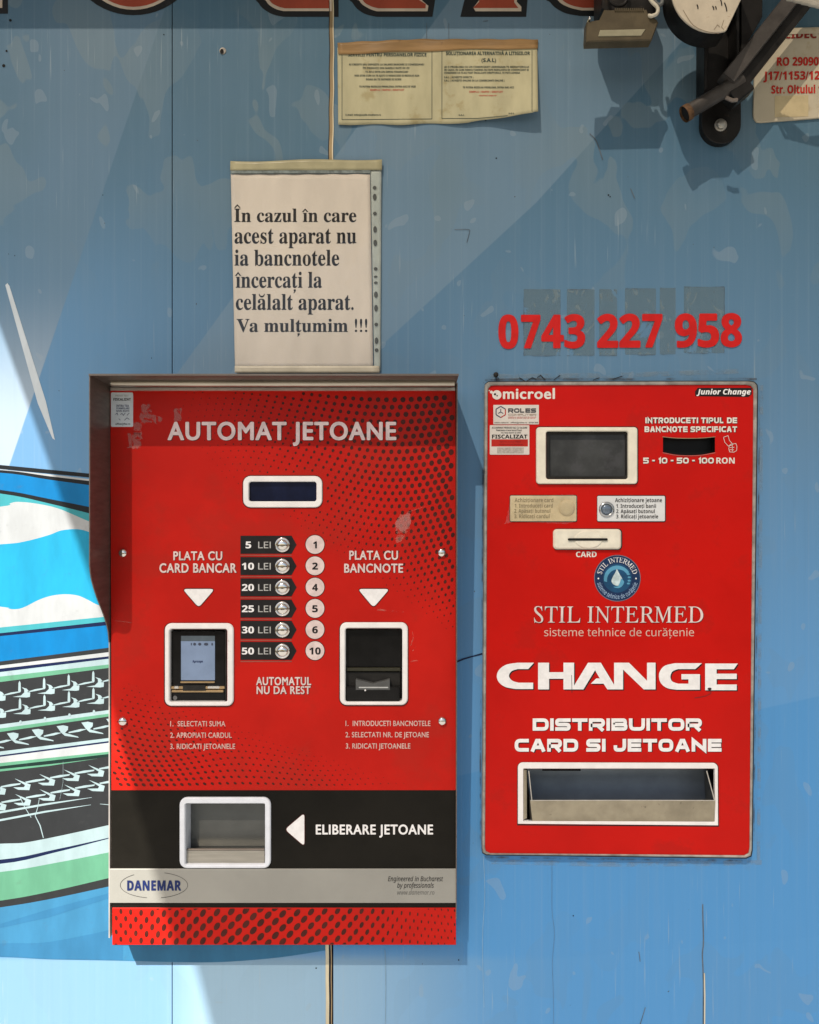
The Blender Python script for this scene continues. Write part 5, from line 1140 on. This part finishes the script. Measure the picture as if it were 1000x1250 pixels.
# ------------------------------------------------------------------ round white lamp drum beside it
rl = thing("round_lamp", "round black drum lamp with a scuffed white face beside the steel arm", "lamp", P(860, 10, .06))
fc = [q for q in ell(872, -14, 53, 54, 72)]
def chord(q):                                   # the drum is cut flat on its right side
    x, y = q; xm = 905 - (y - 0) * (19 / 40.0); return (min(x, xm), y)
fc = [chord(q) for q in fc]
b = MB(); b.slab(fc, .066, .094, .8); b.build("drum", BLKMETAL, rl)
b = MB(); b.slab(inset(fc, .4), .0935, .0955, .6); b.build("lamp_face", mat("scuffed_white_face", (.50, .44, .34), .4, var=.08, dirt=((.22, .11, .05), 60, .60, .8)), rl)
b = MB()
for q in ([(870, 7), (871.6, 12)], [(873.4, 7.4), (874.4, 11.6)], [(879.4, -2), (881.4, 7)], [(884.6, 3), (887.6, 14)], [(851, 5.4), (852.2, 11)], [(871, -4), (877, -6)]): b.stroke(smooth([q[0], ((q[0][0] + q[1][0]) / 2 + .5, (q[0][1] + q[1][1]) / 2), q[1]], 4), [1.4] * 8 + [.8], .0959)
b.build("printed_mark", INK, rl)
b = MB(); b.stroke(smooth([(834, 12), (846, 30), (862, 38), (878, 41)], 5), .5, .0958); b.stroke([(872, 36), (876, 30), (879, 33)], .5, .0958); b.stroke([(884, 24), (881, 33), (884, 36)], .5, .0958); b.build("scratch", mat("brown_scratch", (.14, .09, .05), .6), rl)
b = MB(); b.lathe(880, -10, [(12, .008), (12, .067)], 16); b.build("stem", BLKMETAL, rl)

# ------------------------------------------------------------------ folding arm on its wall plate
am = thing("awning_arm", "dark folding steel arm bolted to a black rounded plate on the wall", "bracket", P(881, 150))
b = MB(); b.slab([(858, -80), (905, -80), (905, 150)] + ell(881, 151, 24, 24, 20, 0, 180) + [(857, 150), (858, 112)], 0.0, .010, .8); pl = b.build("mounting_plate", BLKMETAL, am); sub(pl)
b = MB(); b.slab([(860, -80), (864, -80), (864, 108), (860, 112)], .008, .034, .5); b.slab([(899, -80), (903, -80), (903, 100), (899, 104)], .008, .034, .5); b.build("plate_flange", BLKMETAL, pl)
MB().lathe(879.6, 153, [(7.6, .010), (7.4, .0118), (6.8, .012)], 24).build("washer", mat("dull_zinc", (.36, .34, .30), .4, .8), pl)
MB().lathe(879.6, 153, [(5.4, .0118), (5.4, .016), (4.6, .0165)], 6).build("bolt", mat("dull_zinc2", (.42, .40, .35), .4, .8), pl)
b = MB(); b.slab([(905, -80), (932, -80), (931, 20), (908, 60), (905, 60)], .004, .02, .6); b.build("side_bracket", BLKMETAL, am)
A = Vector(P(838, 138, .045)); B = Vector(P(905, 98, .045)); Cc = Vector(P(1035, -72, .060))
circ = [(.0085 * math.cos(2 * math.pi * i / 20), .0085 * math.sin(2 * math.pi * i / 20)) for i in range(20)]
b = MB(); b.tube(A, B, circ, (0, 1, 0), 0, False, True); b.build("rod", ARMM, am)
t = (B - A).normalized()
b = MB(); b.tube(A - t * .003, A + t * .004, [(x * 1.12, y * 1.12) for x, y in circ], (0, 1, 0), 0, False, True); b.tube(A - t * .0005, A, [(x, y) for x, y in circ], (0, 1, 0), 1); b.build("end_cap", [mat("rusty_cap", (.11, .06, .03), .6, .2, var=.4, vs_=150), HOLE], am)
sq = [(-.0087, -.008), (-.0075, -.010), (.0075, -.010), (.0087, -.008), (.0087, .008), (.0075, .010), (-.0075, .010), (-.0087, .008)]
b = MB(); b.tube(P(886, 100, .047), P(1042, -96, .047), sq, (0, 1, 0), 0); b.build("arm_tube", ARMM, am)
b = MB(); b.tube(P(898.6, 110, .040), P(1054.6, -86, .040), [(x * .92, y * .9) for x, y in sq], (0, 1, 0), 0); b.build("arm_channel", BLKMETAL, am)
J = Vector(P(895, 117, .036))
b = MB(); b.tube(J + Vector((-.008, -.004, -.006)), J + Vector((.012, -.004, .010)), [(x * 1.3, y * 1.1) for x, y in sq], (0, 1, 0), 0); b.build("knuckle", BLKMETAL, am)
b = MB(); b.sweep([P(886, 119, .062), P(894, 122.6, .062), P(900, 122, .062)], .0024, 8); b.build("joint_pin", STEEL, am)
b = MB()
for k in range(5): b.sweep([P(950 + 5 * k, -20 + 2 * k, .085), P(962 + 9 * k, -1 + 2.2 * k, .088), P(990 + 6 * k, 2.5 + 2 * k, .088), P(1030, 4 + 2.4 * k, .085)], .0022, 8)
b.build("pale_sleeve", mat("grey_webbing", (.34, .32, .27), .7), am)
